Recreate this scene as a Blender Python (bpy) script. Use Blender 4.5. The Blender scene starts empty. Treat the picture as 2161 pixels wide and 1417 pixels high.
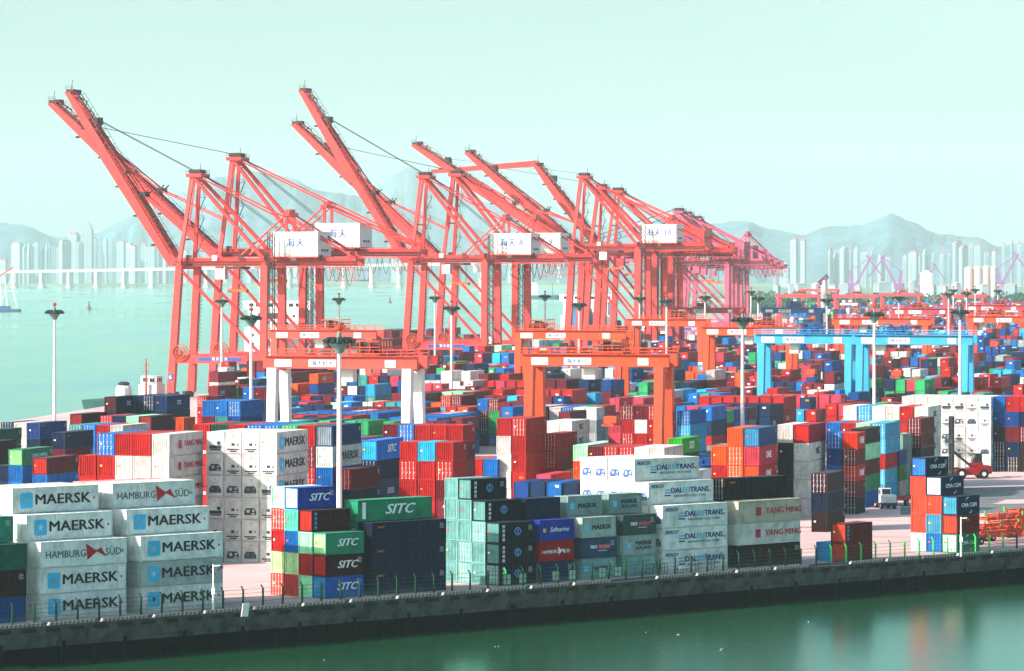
import bpy, math, random
from mathutils import Vector, Matrix
SC = bpy.context.scene
COL = SC.collection
R = math.radians
rng = random.Random(7)

# ---------------------------------------------------------------- camera
F, H, YH, CX = 8500.0, 39.0, 571.0, 1080.5      # focal (photo px), eye height, horizon row, centre column
cam = bpy.data.cameras.new('camera'); camo = bpy.data.objects.new('camera', cam); COL.objects.link(camo)
camo.location = (0, 0, H); camo.rotation_euler = (R(90), 0, 0)
cam.sensor_fit = 'HORIZONTAL'; cam.sensor_width = 36.0; cam.lens = 36.0*F/2161.0
cam.shift_y = -(708.5-YH)/2161.0
cam.clip_start = 1.0; cam.clip_end = 80000.0
SC.camera = camo

# ---------------------------------------------------------------- sky, sun, exposure
SUN_EL, SUN_AZ = 27.0, 242.0                      # azimuth clockwise from +Y (the viewing direction): left, a little behind the camera
w = bpy.data.worlds.new('World'); SC.world = w; w.use_nodes = True
nt = w.node_tree; nt.nodes.clear()
sky = nt.nodes.new('ShaderNodeTexSky'); sky.sky_type = 'NISHITA'; sky.sun_disc = False
sky.sun_elevation = R(SUN_EL); sky.sun_rotation = R(SUN_AZ); sky.altitude = 0.0
sky.air_density = 1.0; sky.dust_density = 3.2; sky.ozone_density = 1.0
mul = nt.nodes.new('ShaderNodeMix'); mul.data_type = 'RGBA'; mul.blend_type = 'MULTIPLY'; mul.inputs['Factor'].default_value = 1.0
mul.inputs[7].default_value = (0.77, 1.0, 1.02, 1)
bg = nt.nodes.new('ShaderNodeBackground'); bg.inputs['Strength'].default_value = 0.118
out = nt.nodes.new('ShaderNodeOutputWorld')
_tc = nt.nodes.new('ShaderNodeTexCoord'); _mp = nt.nodes.new('ShaderNodeMapping'); _mp.inputs['Scale'].default_value = (3.0, 3.0, 14.0)   # thin uneven veil of cloud all round
_nz = nt.nodes.new('ShaderNodeTexNoise'); _nz.inputs['Scale'].default_value = 2.2; _nz.inputs['Detail'].default_value = 5.0
_mr = nt.nodes.new('ShaderNodeMapRange'); _mr.inputs['From Min'].default_value = .3; _mr.inputs['From Max'].default_value = .7; _mr.inputs['To Min'].default_value = .93; _mr.inputs['To Max'].default_value = 1.07
_m2 = nt.nodes.new('ShaderNodeMix'); _m2.data_type = 'RGBA'; _m2.blend_type = 'MULTIPLY'; _m2.inputs['Factor'].default_value = 1.0
nt.links.new(_tc.outputs['Generated'], _mp.inputs['Vector']); nt.links.new(_mp.outputs[0], _nz.inputs['Vector']); nt.links.new(_nz.outputs['Fac'], _mr.inputs['Value']); nt.links.new(_mr.outputs[0], _m2.inputs[7])
nt.links.new(sky.outputs[0], mul.inputs[6]); nt.links.new(mul.outputs[2], _m2.inputs[6]); nt.links.new(_m2.outputs[2], bg.inputs['Color']); nt.links.new(bg.outputs[0], out.inputs['Surface'])
sl = bpy.data.lights.new('sun', 'SUN'); sl.energy = 5.0; sl.angle = R(0.5); sl.color = (1.0, 0.82, 0.78)
so = bpy.data.objects.new('sun', sl); COL.objects.link(so)
_d = Vector((math.sin(R(SUN_AZ))*math.cos(R(SUN_EL)), math.cos(R(SUN_AZ))*math.cos(R(SUN_EL)), math.sin(R(SUN_EL))))
so.rotation_euler = _d.to_track_quat('Z', 'Y').to_euler(); so.location = (-200, 100, 200)
vs = SC.view_settings; vs.view_transform = 'Standard'; vs.look = 'None'; vs.exposure = 1.02; vs.gamma = 1.0; vs.use_curve_mapping = False
SC.cycles.max_bounces = 6; SC.cycles.diffuse_bounces = 2; SC.cycles.glossy_bounces = 3; SC.cycles.transmission_bounces = 2
SC.cycles.volume_bounces = 1; SC.cycles.transparent_max_bounces = 8
SC.cycles.use_denoising = True
try: SC.cycles.denoiser = 'OPENIMAGEDENOISE'
except Exception: pass

# ---------------------------------------------------------------- helpers
def lin(h):
    if not isinstance(h, str): return tuple(h)
    h = h.lstrip('#'); c = [int(h[i:i+2], 16)/255 for i in (0, 2, 4)]
    return tuple(x/12.92 if x <= 0.04045 else ((x+0.055)/1.055)**2.4 for x in c)
def at(x, y, z=0.0):                              # photo pixel + height above the yard -> point in the place
    Y = F*(H-z)/(y-YH); return Vector(((x-CX)*Y/F, Y, z))
def atd(x, y, D):                                 # photo pixel at distance D
    return Vector(((x-CX)*D/F, D, H-(y-YH)*D/F))
MATS = {}
def mat(name, col, rough=0.55, var=0.12, scale=0.6, metal=0.0, bump=0.0, col2=None, obj_color=False, emit=None, rust=0.0, spec=0.3):
    if name in MATS: return MATS[name]
    m = bpy.data.materials.new(name); m.use_nodes = True; t = m.node_tree; n = t.nodes
    b = n['Principled BSDF']; b.inputs['Roughness'].default_value = rough; b.inputs['Metallic'].default_value = metal
    b.inputs['Specular IOR Level'].default_value = spec
    c = lin(col)
    tc = n.new('ShaderNodeTexCoord'); oi = n.new('ShaderNodeObjectInfo')
    ad = n.new('ShaderNodeVectorMath'); ad.operation = 'ADD'
    sc_ = n.new('ShaderNodeVectorMath'); sc_.operation = 'SCALE'; sc_.inputs['Scale'].default_value = 60.0
    cmb = n.new('ShaderNodeCombineXYZ')
    for k in (0, 1, 2): t.links.new(oi.outputs['Random'], cmb.inputs[k])
    t.links.new(cmb.outputs[0], sc_.inputs[0]); t.links.new(tc.outputs['Object'], ad.inputs[0]); t.links.new(sc_.outputs[0], ad.inputs[1])
    nz = n.new('ShaderNodeTexNoise'); nz.inputs['Scale'].default_value = scale; nz.inputs['Detail'].default_value = 6.0; nz.inputs['Roughness'].default_value = 0.65
    t.links.new(ad.outputs[0], nz.inputs['Vector'])
    mx = n.new('ShaderNodeMix'); mx.data_type = 'RGBA'
    dark = lin(col2) if col2 else tuple(x*(1-var*2.2) for x in c)
    mx.inputs[6].default_value = (*c, 1); mx.inputs[7].default_value = (*dark, 1)
    rp = n.new('ShaderNodeMapRange'); rp.inputs['From Min'].default_value = 0.42; rp.inputs['From Max'].default_value = 0.72
    t.links.new(nz.outputs['Fac'], rp.inputs['Value']); t.links.new(rp.outputs[0], mx.inputs['Factor'])
    last = mx.outputs[2]
    if obj_color:
        gm = n.new('ShaderNodeMix'); gm.data_type = 'RGBA'; gm.blend_type = 'MULTIPLY'; gm.inputs['Factor'].default_value = 1.0
        t.links.new(oi.outputs['Color'], gm.inputs[6]); t.links.new(last, gm.inputs[7]); last = gm.outputs[2]
    if rust > 0:
        # streaks: noise stretched down the wall
        mp = n.new('ShaderNodeMapping'); mp.inputs['Scale'].default_value = (2.6, 2.6, 0.22)
        t.links.new(ad.outputs[0], mp.inputs['Vector'])
        n2 = n.new('ShaderNodeTexNoise'); n2.inputs['Scale'].default_value = 1.3; n2.inputs['Detail'].default_value = 5.0; n2.inputs['Roughness'].default_value = 0.7
        t.links.new(mp.outputs[0], n2.inputs['Vector'])
        r2 = n.new('ShaderNodeMapRange'); r2.inputs['From Min'].default_value = 0.56; r2.inputs['From Max'].default_value = 0.76; r2.inputs['To Max'].default_value = rust
        t.links.new(n2.outputs['Fac'], r2.inputs['Value'])
        m3 = n.new('ShaderNodeMix'); m3.data_type = 'RGBA'; m3.inputs[7].default_value = (0.10, 0.045, 0.02, 1)
        t.links.new(r2.outputs[0], m3.inputs['Factor']); t.links.new(last, m3.inputs[6]); last = m3.outputs[2]
    t.links.new(last, b.inputs['Base Color'])
    if bump > 0:
        bp = n.new('ShaderNodeBump'); bp.inputs['Strength'].default_value = bump; bp.inputs['Distance'].default_value = 0.05
        t.links.new(nz.outputs['Fac'], bp.inputs['Height']); t.links.new(bp.outputs[0], b.inputs['Normal'])
    if emit:
        b.inputs['Emission Color'].default_value = (*lin(emit[0]), 1); b.inputs['Emission Strength'].default_value = emit[1]
    MATS[name] = m; return m

class MB:                                         # collects shapes; build() links them as ONE mesh object
    def __init__(s): s.v = []; s.f = []; s.m = []; s.mi = 0
    def add(s, vs, fs):
        o = len(s.v); s.v += [tuple(p) for p in vs]; s.f += [tuple(i+o for i in f) for f in fs]; s.m += [s.mi]*len(fs)
    def box(s, a, b, bottom=True):
        x0, y0, z0 = a; x1, y1, z1 = b
        f = [(4, 5, 6, 7), (0, 1, 5, 4), (1, 2, 6, 5), (2, 3, 7, 6), (3, 0, 4, 7)]
        if bottom: f.append((3, 2, 1, 0))
        s.add([(x0, y0, z0), (x1, y0, z0), (x1, y1, z0), (x0, y1, z0), (x0, y0, z1), (x1, y0, z1), (x1, y1, z1), (x0, y1, z1)], f)
    def cbox(s, c, d): s.box((c[0]-d[0]/2, c[1]-d[1]/2, c[2]-d[2]/2), (c[0]+d[0]/2, c[1]+d[1]/2, c[2]+d[2]/2))
    def bar(s, p, q, w, h=None, w2=None, h2=None):   # box beam, w across, h in the up-ish direction, may taper
        p, q = Vector(p), Vector(q); h = h or w; w2 = w2 or w; h2 = h2 or h
        d = (q-p).normalized(); up = Vector((0, 0, 1))
        if abs(d.z) > 0.97: up = Vector((1, 0, 0))
        sx = d.cross(up).normalized(); sz = sx.cross(d).normalized()
        vs = []
        for c, ww, hh in ((p, w, h), (q, w2, h2)):
            for a, b in ((-1, -1), (1, -1), (1, 1), (-1, 1)): vs.append(c+sx*a*ww/2+sz*b*hh/2)
        s.add(vs, [(0, 1, 2, 3), (7, 6, 5, 4), (0, 4, 5, 1), (1, 5, 6, 2), (2, 6, 7, 3), (3, 7, 4, 0)])
    def tube(s, p, q, r, n=8, r2=None):
        p, q = Vector(p), Vector(q); r2 = r if r2 is None else r2
        d = (q-p).normalized(); up = Vector((0, 0, 1))
        if abs(d.z) > 0.97: up = Vector((1, 0, 0))
        a = d.cross(up).normalized(); b = a.cross(d)
        vs = []
        for c, rr in ((p, r), (q, r2)):
            for k in range(n):
                t = 2*math.pi*k/n; vs.append(c+a*math.cos(t)*rr+b*math.sin(t)*rr)
        fs = [(k, (k+1) % n, n+(k+1) % n, n+k) for k in range(n)]+[tuple(range(n-1, -1, -1)), tuple(range(n, 2*n))]
        s.add(vs, fs)
    def poly(s, pts, rad, n=5):
        for a, b in zip(pts, pts[1:]): s.tube(a, b, rad, n)
    def lathe(s, prof, n=12, c=(0, 0, 0)):
        vs = []; fs = []
        for r, z in prof:
            for k in range(n):
                t = 2*math.pi*k/n; vs.append((c[0]+r*math.cos(t), c[1]+r*math.sin(t), c[2]+z))
        for i in range(len(prof)-1):
            for k in range(n): fs.append((i*n+k, i*n+(k+1) % n, (i+1)*n+(k+1) % n, (i+1)*n+k))
        fs.append(tuple(range(n-1, -1, -1))); fs.append(tuple((len(prof)-1)*n+k for k in range(n)))
        s.add(vs, fs)
    def prism(s, pts, z0, z1):                      # outline in XY, extruded in Z
        n = len(pts); vs = [(x, y, z0) for x, y in pts]+[(x, y, z1) for x, y in pts]
        s.add(vs, [tuple(range(n-1, -1, -1)), tuple(range(n, 2*n))]+[(k, (k+1) % n, n+(k+1) % n, n+k) for k in range(n)])
    def prism_y(s, pts, y0, y1):                    # outline in XZ, extruded in Y
        n = len(pts); vs = [(x, y0, z) for x, z in pts]+[(x, y1, z) for x, z in pts]
        s.add(vs, [tuple(range(n)), tuple(range(2*n-1, n-1, -1))]+[((k+1) % n, k, n+k, n+(k+1) % n) for k in range(n)])
    def mesh(s, name, mats=()):
        me = bpy.data.meshes.new(name); me.from_pydata(s.v, [], s.f)
        for m in (mats if isinstance(mats, (list, tuple)) else [mats]): me.materials.append(m)
        if any(s.m): me.polygons.foreach_set('material_index', s.m)
        me.update(); return me
    def build(s, name, mats, parent=None, loc=(0, 0, 0), rz=0.0):
        return obj(name, s.mesh(name, mats), parent, loc, rz)
def obj(name, me, parent=None, loc=(0, 0, 0), rz=0.0, color=None, rot=None):
    o = bpy.data.objects.new(name, me); COL.objects.link(o); o.location = loc
    o.rotation_euler = rot if rot else (0, 0, rz)
    if parent: o.parent = parent
    if color: o.color = (*color[:3], 1)
    return o
def tag(o, label=None, cat=None, group=None, kind=None):
    if label: o['label'] = label
    if cat: o['category'] = cat
    if group: o['group'] = group
    if kind: o['kind'] = kind
    return o
def thing(name, label, cat, loc=(0, 0, 0), rz=0.0, group=None):
    return tag(obj(name, None, None, loc, rz), label, cat, group)
def copy_tree(o, parent=None):
    c = o.copy(); COL.objects.link(c); c.parent = parent
    for ch in list(o.children): copy_tree(ch, c)
    return c
_txt = {}
def text_mesh(s, size=1.0, offset=0.0, shear=0.0, spacing=1.0, ext=0.012, mat_=None, sx=1.0):
    """flat lettering, reading along +X, standing in the XZ plane, facing -Y, centred"""
    key = (s, size, offset, shear, spacing, sx, mat_.name if mat_ else '')
    if key in _txt: return _txt[key]
    cu = bpy.data.curves.new('lettering', 'FONT'); cu.body = s; cu.size = size; cu.offset = 0.0; cu.shear = shear
    cu.space_character = spacing; cu.align_x = 'CENTER'; cu.align_y = 'CENTER'; cu.extrude = ext; cu.resolution_u = 2
    o = bpy.data.objects.new('lettering', cu); COL.objects.link(o)
    dg = bpy.context.evaluated_depsgraph_get(); me = bpy.data.meshes.new_from_object(o.evaluated_get(dg)); me.name = 'lettering'
    bpy.data.objects.remove(o); bpy.data.curves.remove(cu)
    me.transform(Matrix.Rotation(R(90), 4, 'X') @ Matrix.Diagonal((sx, 1, 1, 1)))
    if offset > 0:                                  # bold: the same letters set again a little to the side, each a few millimetres proud of the last
        vs = [v.co.copy() for v in me.vertices]; fs = [tuple(p.vertices) for p in me.polygons]; V, F_ = [], []
        for k, (dx, dz) in enumerate(((0, 0), (.55, .3), (-.55, -.3), (1.0, 0), (-1.0, 0))):
            o = len(V); V += [(v.x+dx*offset, v.y-.003*k, v.z+dz*offset) for v in vs]; F_ += [tuple(i+o for i in f) for f in fs]
        me = bpy.data.meshes.new('lettering'); me.from_pydata(V, [], F_)
    me.materials.clear(); me.materials.append(mat_ or PRINT); me.update()
    _txt[key] = me; return me

PAINT = mat('container_paint', (1, 1, 1), 0.55, 0.20, 0.6, obj_color=True, rust=0.6, spec=0.1)
PRINT = mat('print_paint', (1, 1, 1), 0.55, 0.08, 1.0, obj_color=True, spec=0.2)
STEEL = mat('dark_steel', '2c3236', 0.6, 0.2)
RUBBER = mat('rubber', '14181a', 0.8, 0.1)
WHITE = mat('white_paint', 'e6e6e0', 0.5, 0.10, 0.5, rust=0.25)
GLASS = mat('dark_glass', '10202a', 0.12, 0.0, spec=0.6)
# ================================================================ the setting
def frame(deg):
    t = R(deg); return Vector((math.sin(t), math.cos(t), 0)), Vector((math.cos(t), -math.sin(t), 0))
UF, VF = frame(46.0)                               # front row and near quay
UM, VM = frame(17.0)                               # main yard and berth
RZF, RZM = R(90-46.0), R(90-17.0)
WATER_Z = -4.4
QA = at(1080, 1246, 0.0)                           # a point on the near quay's edge
def quay(u, v=0.0, z=0.0): return QA+UF*u+VF*v+Vector((0, 0, z))   # v > 0: out over the water

CONC = mat('concrete_quay', '50534e', 0.9, 0.4, 0.5, bump=0.3, rust=0.7, spec=.1)
WETC = mat('tidal_shaded_concrete', '0b0e0e', 0.8, 0.3, 0.5, bump=0.4, spec=.05)  # tide-stained concrete, blackened further to hold the under-deck shade
def ground_mat():
    m = mat('yard_pavement', 'd2b4ae', 0.9, 0.14, 0.02, bump=0.0, spec=0.15); t = m.node_tree; n = t.nodes; b = n['Principled BSDF']
    tc = n.new('ShaderNodeTexCoord'); nz = n.new('ShaderNodeTexNoise'); nz.inputs['Scale'].default_value = 0.35; nz.inputs['Detail'].default_value = 8
    mp = n.new('ShaderNodeMapping'); mp.inputs['Rotation'].default_value = (0, 0, RZM); mp.inputs['Scale'].default_value = (0.12, 1.0, 1.0)
    t.links.new(tc.outputs['Object'], mp.inputs['Vector']); t.links.new(mp.outputs[0], nz.inputs['Vector'])
    mx = n.new('ShaderNodeMix'); mx.data_type = 'RGBA'; mx.blend_type = 'MULTIPLY'
    rp = n.new('ShaderNodeMapRange'); rp.inputs['From Min'].default_value = 0.48; rp.inputs['From Max'].default_value = 0.75; rp.inputs['To Max'].default_value = 0.75
    src = b.inputs['Base Color'].links[0].from_socket
    t.links.new(nz.outputs['Fac'], rp.inputs['Value']); t.links.new(rp.outputs[0], mx.inputs['Factor'])
    t.links.new(src, mx.inputs[6]); mx.inputs[7].default_value = (0.55, 0.56, 0.58, 1); t.links.new(mx.outputs[2], b.inputs['Base Color'])
    return m
PAVE = ground_mat()
# --- water
def water_mat():
    m = bpy.data.materials.new('sea_water'); m.use_nodes = True; t = m.node_tree; n = t.nodes; n.clear()
    tc = n.new('ShaderNodeTexCoord')
    mp = n.new('ShaderNodeMapping'); mp.inputs['Scale'].default_value = (0.9, 0.35, 1.0); t.links.new(tc.outputs['Object'], mp.inputs['Vector'])
    n1 = n.new('ShaderNodeTexNoise'); n1.inputs['Scale'].default_value = 1.2; n1.inputs['Detail'].default_value = 7; n1.inputs['Roughness'].default_value = 0.62
    t.links.new(mp.outputs[0], n1.inputs['Vector'])
    n2 = n.new('ShaderNodeTexNoise'); n2.inputs['Scale'].default_value = 0.02; n2.inputs['Detail'].default_value = 4
    mp2 = n.new('ShaderNodeMapping'); mp2.inputs['Scale'].default_value = (0.5, 0.12, 1.0); t.links.new(tc.outputs['Object'], mp2.inputs['Vector']); t.links.new(mp2.outputs[0], n2.inputs['Vector'])
    bp = n.new('ShaderNodeBump'); bp.inputs['Strength'].default_value = 0.7; bp.inputs['Distance'].default_value = 0.06; t.links.new(n1.outputs['Fac'], bp.inputs['Height'])
    rp = n.new('ShaderNodeMapRange'); rp.inputs['From Min'].default_value = .35; rp.inputs['From Max'].default_value = .65; rp.inputs['To Min'].default_value = 0.06; rp.inputs['To Max'].default_value = 0.22
    t.links.new(n2.outputs['Fac'], rp.inputs['Value'])
    df = n.new('ShaderNodeBsdfDiffuse'); df.inputs['Color'].default_value = (0.010, 0.070, 0.028, 1)      # silt in the water
    gl = n.new('ShaderNodeBsdfGlossy'); gl.inputs['Color'].default_value = (0.74, 0.98, 0.86, 1)
    fr = n.new('ShaderNodeFresnel'); fr.inputs['IOR'].default_value = 1.333; mx = n.new('ShaderNodeMixShader'); o = n.new('ShaderNodeOutputMaterial')
    for k in (gl, fr): t.links.new(bp.outputs[0], k.inputs['Normal'])
    t.links.new(rp.outputs[0], gl.inputs['Roughness']); t.links.new(fr.outputs[0], mx.inputs[0]); t.links.new(df.outputs[0], mx.inputs[1]); t.links.new(gl.outputs[0], mx.inputs[2]); t.links.new(mx.outputs[0], o.inputs['Surface'])
    return m
mb = MB(); mb.add([(-14000, -1500, WATER_Z), (14000, -1500, WATER_Z), (14000, 30000, WATER_Z), (-14000, 30000, WATER_Z)], [(0, 1, 2, 3)])
tag(mb.build('sea_water', water_mat()), kind='structure')
# --- yard: one sheet with real edges, set back under the quay deck in front
DECK = 4.0
BW = at(352, 840); BL = at(0, 893)
def bpt(u, v): return BW+UM*u+VM*v
pts = [quay(-170, -DECK), quay(420, -DECK), Vector((2600, 2500, 0)), Vector((5000, 11500, 0)), Vector((330, 11500, 0)), Vector((330, 5000, 0)), bpt(560, -3)+Vector((70, 900, 0)), bpt(560, -3), bpt(0, -3), BL, Vector((-190, 760, 0))]
mb = MB(); mb.prism([(p.x, p.y) for p in pts], -7.0, 0.0)
tag(mb.build('yard_ground', PAVE), kind='structure')
# far shore strips
LANDM = mat('far_shore', '6d8a70', 0.9, 0.3, 0.004)
mb = MB(); mb.prism([(-6000, 11200), (-200, 10600), (1600, 10000), (1600, 14500), (-6000, 14500)], -7.0, 2.0)
tag(mb.build('far_shore', LANDM), kind='structure')
mb = MB(); mb.prism([(250, 5600), (700, 4300), (2600, 4300), (2600, 11000), (250, 11000)], -6.9, 0.6)
tag(mb.build('far_land', LANDM), kind='structure')

# --- near quay: deck beam on piles, kerb, rubber blocks
qw = tag(obj('quay_wall', None, None, QA, RZF), 'grey concrete quay edge on dark piles along the green water', 'quay wall')
U0, U1 = -78.0, 128.0
mb = MB(); seg = 8.6; k = 0; u = U0
def qbox(m, ua, ub, va, vb, z0, z1): m.box((ua, -vb, z0), (ub, -va, z1))
beam_me = None
while u < U1:
    mb = MB(); qbox(mb, 0.02, seg-0.02, -DECK, 0.0, -1.75, -0.02)
    qbox(mb, 0.02, seg-0.02, -0.9, -0.25, -2.35, -1.75)
    if beam_me is None: beam_me = mb.mesh('beam_section', CONC)
    obj('beam_section', beam_me, qw, (u, 0.0, 0.004*(k % 2)))
    u += seg; k += 1
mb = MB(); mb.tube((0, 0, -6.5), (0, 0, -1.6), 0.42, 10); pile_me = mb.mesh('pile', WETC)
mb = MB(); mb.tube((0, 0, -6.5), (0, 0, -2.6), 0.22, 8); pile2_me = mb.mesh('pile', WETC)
u = U0; k = 0
while u < U1:
    obj('pile', pile_me, qw, (u+1.0, 0.55, 0)); obj('pile', pile2_me, qw, (u+5.2+1.3*rng.random(), 0.3, 0)); u += 8.6
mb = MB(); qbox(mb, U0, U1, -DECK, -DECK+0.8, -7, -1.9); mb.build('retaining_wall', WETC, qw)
mb = MB(); mb.prism([(-1.0, 0.0), (1.0, 0.0), (0.85, -0.28), (-0.85, -0.28)], -0.2, 0.2); fend_me = mb.mesh('fender', RUBBER)
u = U0+1.2
while u < U1: obj('fender', fend_me, qw, (u, 0.0, -0.42)); u += 3.35
KW = mat('kerb_white', 'a8a49c', 0.8, 0.2, 2.0); KD = mat('kerb_dark', '6b5a55', 0.8, 0.2, 2.0)
mb = MB(); L = 6.6; n = 22
for i in range(n):
    mb.mi = i % 2; a = i*L/n; b = (i+1)*L/n; s = 0.16
    mb.add([(a, 0, 0), (b, 0, 0), (b, 0.36, 0), (a, 0.36, 0), (a+s, 0, .34), (b+s, 0, .34), (b+s, 0.36, .34), (a+s, 0.36, .34)],
           [(4, 5, 6, 7), (0, 1, 5, 4), (2, 3, 7, 6)]+([(3, 0, 4, 7)] if i == 0 else [])+([(1, 2, 6, 5)] if i == n-1 else []))
kerb_me = mb.mesh('kerb_section', [KW, KD]); u = U0; k = 0
while u < U1:
    if k % 5 != 3 or rng.random() < .3: obj('kerb_section', kerb_me, qw, (u, 0.05, 0.004))
    u += 7.4; k += 1
# --- fence
GREEN = mat('fence_green_shade', '0f4426', 0.6, 0.2); WIRE = mat('fence_wire', '2a5a50', 0.6, 0.1); BASEB = mat('fence_base', '4f7f84', 0.7, 0.2)  # fence green darkened as shade
GREEN_LIT = mat('fence_green_lit', '3fd25a', 0.5, 0.1)  # sunlit tone of the same fence green, painted on some posts
fe = tag(obj('fence', None, None, quay(0, -2.1), RZF), 'green post and wire mesh fence along the quay edge', 'fence')
mb = MB(); mb.box((-.09, -.09, 0), (.09, .09, 2.25)); mb.bar((0, 0, 2.2), (0, .35, 2.6), .12); post_me = mb.mesh('post', GREEN); post_lit = post_me.copy(); post_lit.materials[0] = GREEN_LIT
u = U0+1; k = 0
while u < U1:
    obj('post', post_lit if (u > 58 and rng.random() < 0.75) or abs(u-2.0) < 1.4 else post_me, fe, (u, 0, 0)); u += 3.0
for z in (0.75, 1.25, 1.75, 2.22):
    mb = MB(); mb.box((U0, -.018, z-.018), (U1, .018, z+.018)); mb.build('wire', WIRE, fe)
mb = MB(); mb.box((U0, -.05, 0.02), (U1, .05, 0.22)); mb.build('base_rail', BASEB, fe)
mb = MB(); u = U0
while u < U1: mb.box((u, -.008, 0.22), (u+0.016, .008, 1.0), False); u += 0.16
tag(mb.build('mesh_panel', WIRE, fe), kind='stuff')
# pale line painted on the pavement behind the fence
LINEW = mat('line_white', 'c9c9c4', 0.8, 0.15); 
LINEY = mat('lane_yellow', 'c8a850', .8, .3, 1.5)
for (xa, ya), (xb, yb) in (((1702, 1148), (1925, 1139)), ((1700, 1120), (1925, 1108)), ((2075, 1100), (2200, 1094)), ((474, 1240), (566, 1236))):
    a_, b_ = at(xa, ya), at(xb, yb); d_ = (b_-a_).normalized(); n_ = Vector((-d_.y, d_.x, 0))*.09; mb = MB(); mb.add([(*(a_-n_).xy, .006), (*(b_-n_).xy, .006), (*(b_+n_).xy, .006), (*(a_+n_).xy, .006)], [(0, 1, 2, 3)]); tag(mb.build('lane_marking', LINEY), kind='structure')
BAND = mat('ground_band_grey', '6f7474', .9, .2, .3)  # flat grey bands laid over the pavement
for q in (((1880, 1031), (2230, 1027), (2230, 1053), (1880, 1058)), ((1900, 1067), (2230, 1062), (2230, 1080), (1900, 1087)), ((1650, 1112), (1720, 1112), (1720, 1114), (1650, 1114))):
    mb = MB(); c_ = [at(x, y) for x, y in q]; mb.add([(p.x, p.y, .005) for p in c_], [(0, 3, 2, 1) if False else (3, 2, 1, 0)[::-1]]); o = mb.build('grey_ground_band', BAND); tag(o, kind='structure')
# --- hills
HILL = mat('hill_forest', '4a7480', 0.95, 0.35, 0.006)  # bluer than forest: distance haze put into the colour
def ridge(name, pts, D, depth, seed):
    r = random.Random(seed); P = []
    for (x0, y0), (x1, y1) in zip(pts, pts[1:]):
        n = max(2, int((x1-x0)/12))
        for i in range(n):
            t = i/n; P.append((x0+(x1-x0)*t, y0+(y1-y0)*(t*t*(3-2*t))+r.uniform(-1.3, 1.3)))
    P.append(pts[-1]); rows = [(-1.0, 0.0), (-.8, .12), (-.55, .38), (-.3, .68), (-.12, .9), (0, 1.0), (.15, .86), (.45, .5), (1.0, 0.0)]
    vs = []; fs = []; n = len(P)
    for dy, hh in rows:
        for x, y in P:
            p = atd(x, y, D); j = r.uniform(-.06, .06) if 0 < hh < 1 else 0
            vs.append((p.x*(1+dy*depth/D), D+dy*depth+(r.uniform(-60, 60) if hh < 1 else 0), -5+(p.z+5)*max(0, hh+j)))
    for a in range(len(rows)-1):
        for i in range(n-1): fs.append((a*n+i, a*n+i+1, (a+1)*n+i+1, (a+1)*n+i))
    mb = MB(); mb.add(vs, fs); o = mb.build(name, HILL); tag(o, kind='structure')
    for p in o.data.polygons: p.use_smooth = True
ridge('hill_ridge', [(-250, 455), (-60, 462), (40, 474), (120, 500), (190, 494), (300, 452), (400, 402), (470, 372), (530, 362), (600, 372), (680, 404), (760, 414), (860, 440), (960, 470), (1100, 520), (1250, 560)], 15500, 2600, 3)
ridge('hill_ridge', [(640, 480), (740, 430), (800, 398), (835, 366), (862, 352), (900, 366), (960, 400), (1040, 432), (1140, 452), (1260, 468), (1420, 500), (1500, 560)], 19500, 2600, 4)
ridge('hill_ridge', [(1180, 520), (1300, 484), (1430, 461), (1500, 474), (1565, 466), (1640, 486), (1695, 496), (1750, 479), (1820, 476), (1852, 462), (1882, 450), (1915, 466), (1980, 494), (2060, 502), (2105, 520), (2161, 512), (2300, 480), (2450, 540)], 13500, 2200, 5)
CNT = 'first second third fourth fifth sixth seventh eighth ninth tenth eleventh twelfth thirteenth fourteenth fifteenth sixteenth seventeenth eighteenth nineteenth twentieth twenty-first twenty-second twenty-third twenty-fourth twenty-fifth twenty-sixth twenty-seventh twenty-eighth'.split()
# --- far towers
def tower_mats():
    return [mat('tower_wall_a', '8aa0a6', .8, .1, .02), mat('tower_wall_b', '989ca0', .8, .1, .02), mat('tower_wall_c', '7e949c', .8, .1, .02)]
TW = tower_mats(); TG = mat('tower_windows', '7b949a', .5, .1, .02); TR = mat('tower_roof', 'a0605a', .8, .1, .02)  # walls and windows toned towards haze, so the distance fade is painted in
def tower(x, ytop, wpx, D, label, group, kind=0, roof=True):
    p = atd(x, ytop, D); wd = wpx*D/F; dp = wd*rng.uniform(.6, 1.0); z0 = 0.0; h = p.z
    t = thing('apartment_tower', label, 'tower', (p.x, D, z0), rng.uniform(-.5, .5), group)
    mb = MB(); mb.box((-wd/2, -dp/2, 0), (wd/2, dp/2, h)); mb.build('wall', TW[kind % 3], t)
    mb = MB(); n = max(2, int(wd/9))
    for i in range(n):
        a = -wd/2+wd*(i+.25)/n; b = a+wd*.5/n; mb.box((a, -dp/2-.6, 4), (b, -dp/2+.2, h-5))
    for i in range(2):
        a = -dp/2+dp*(i+.25)/2; mb.box((-wd/2-.6, a, 4), (-wd/2+.2, a+dp*.22, h-5))
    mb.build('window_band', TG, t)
    if roof: mb = MB(); q_ = rng.uniform(.2, .45); mb.box((-wd*q_, -dp*.36, h), (wd*.38, dp*.36, h+rng.uniform(2, 7))); mb.bar((wd*.1, 0, h+2), (wd*.1, 0, h+rng.uniform(6, 12)), 1.4); mb.build('roof_house', TR if rng.random() < .5 else TW[kind % 3], t)
    return t
rng.seed(11)
left_tops = [(8, 545), (38, 518), (62, 523), (78, 515), (92, 524), (105, 510), (122, 522), (138, 505), (152, 498), (166, 512), (198, 502), (212, 500), (226, 507), (240, 504), (254, 512), (268, 506), (284, 514), (300, 508), (316, 512), (332, 508), (350, 513), (366, 520), (388, 530)]
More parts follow.
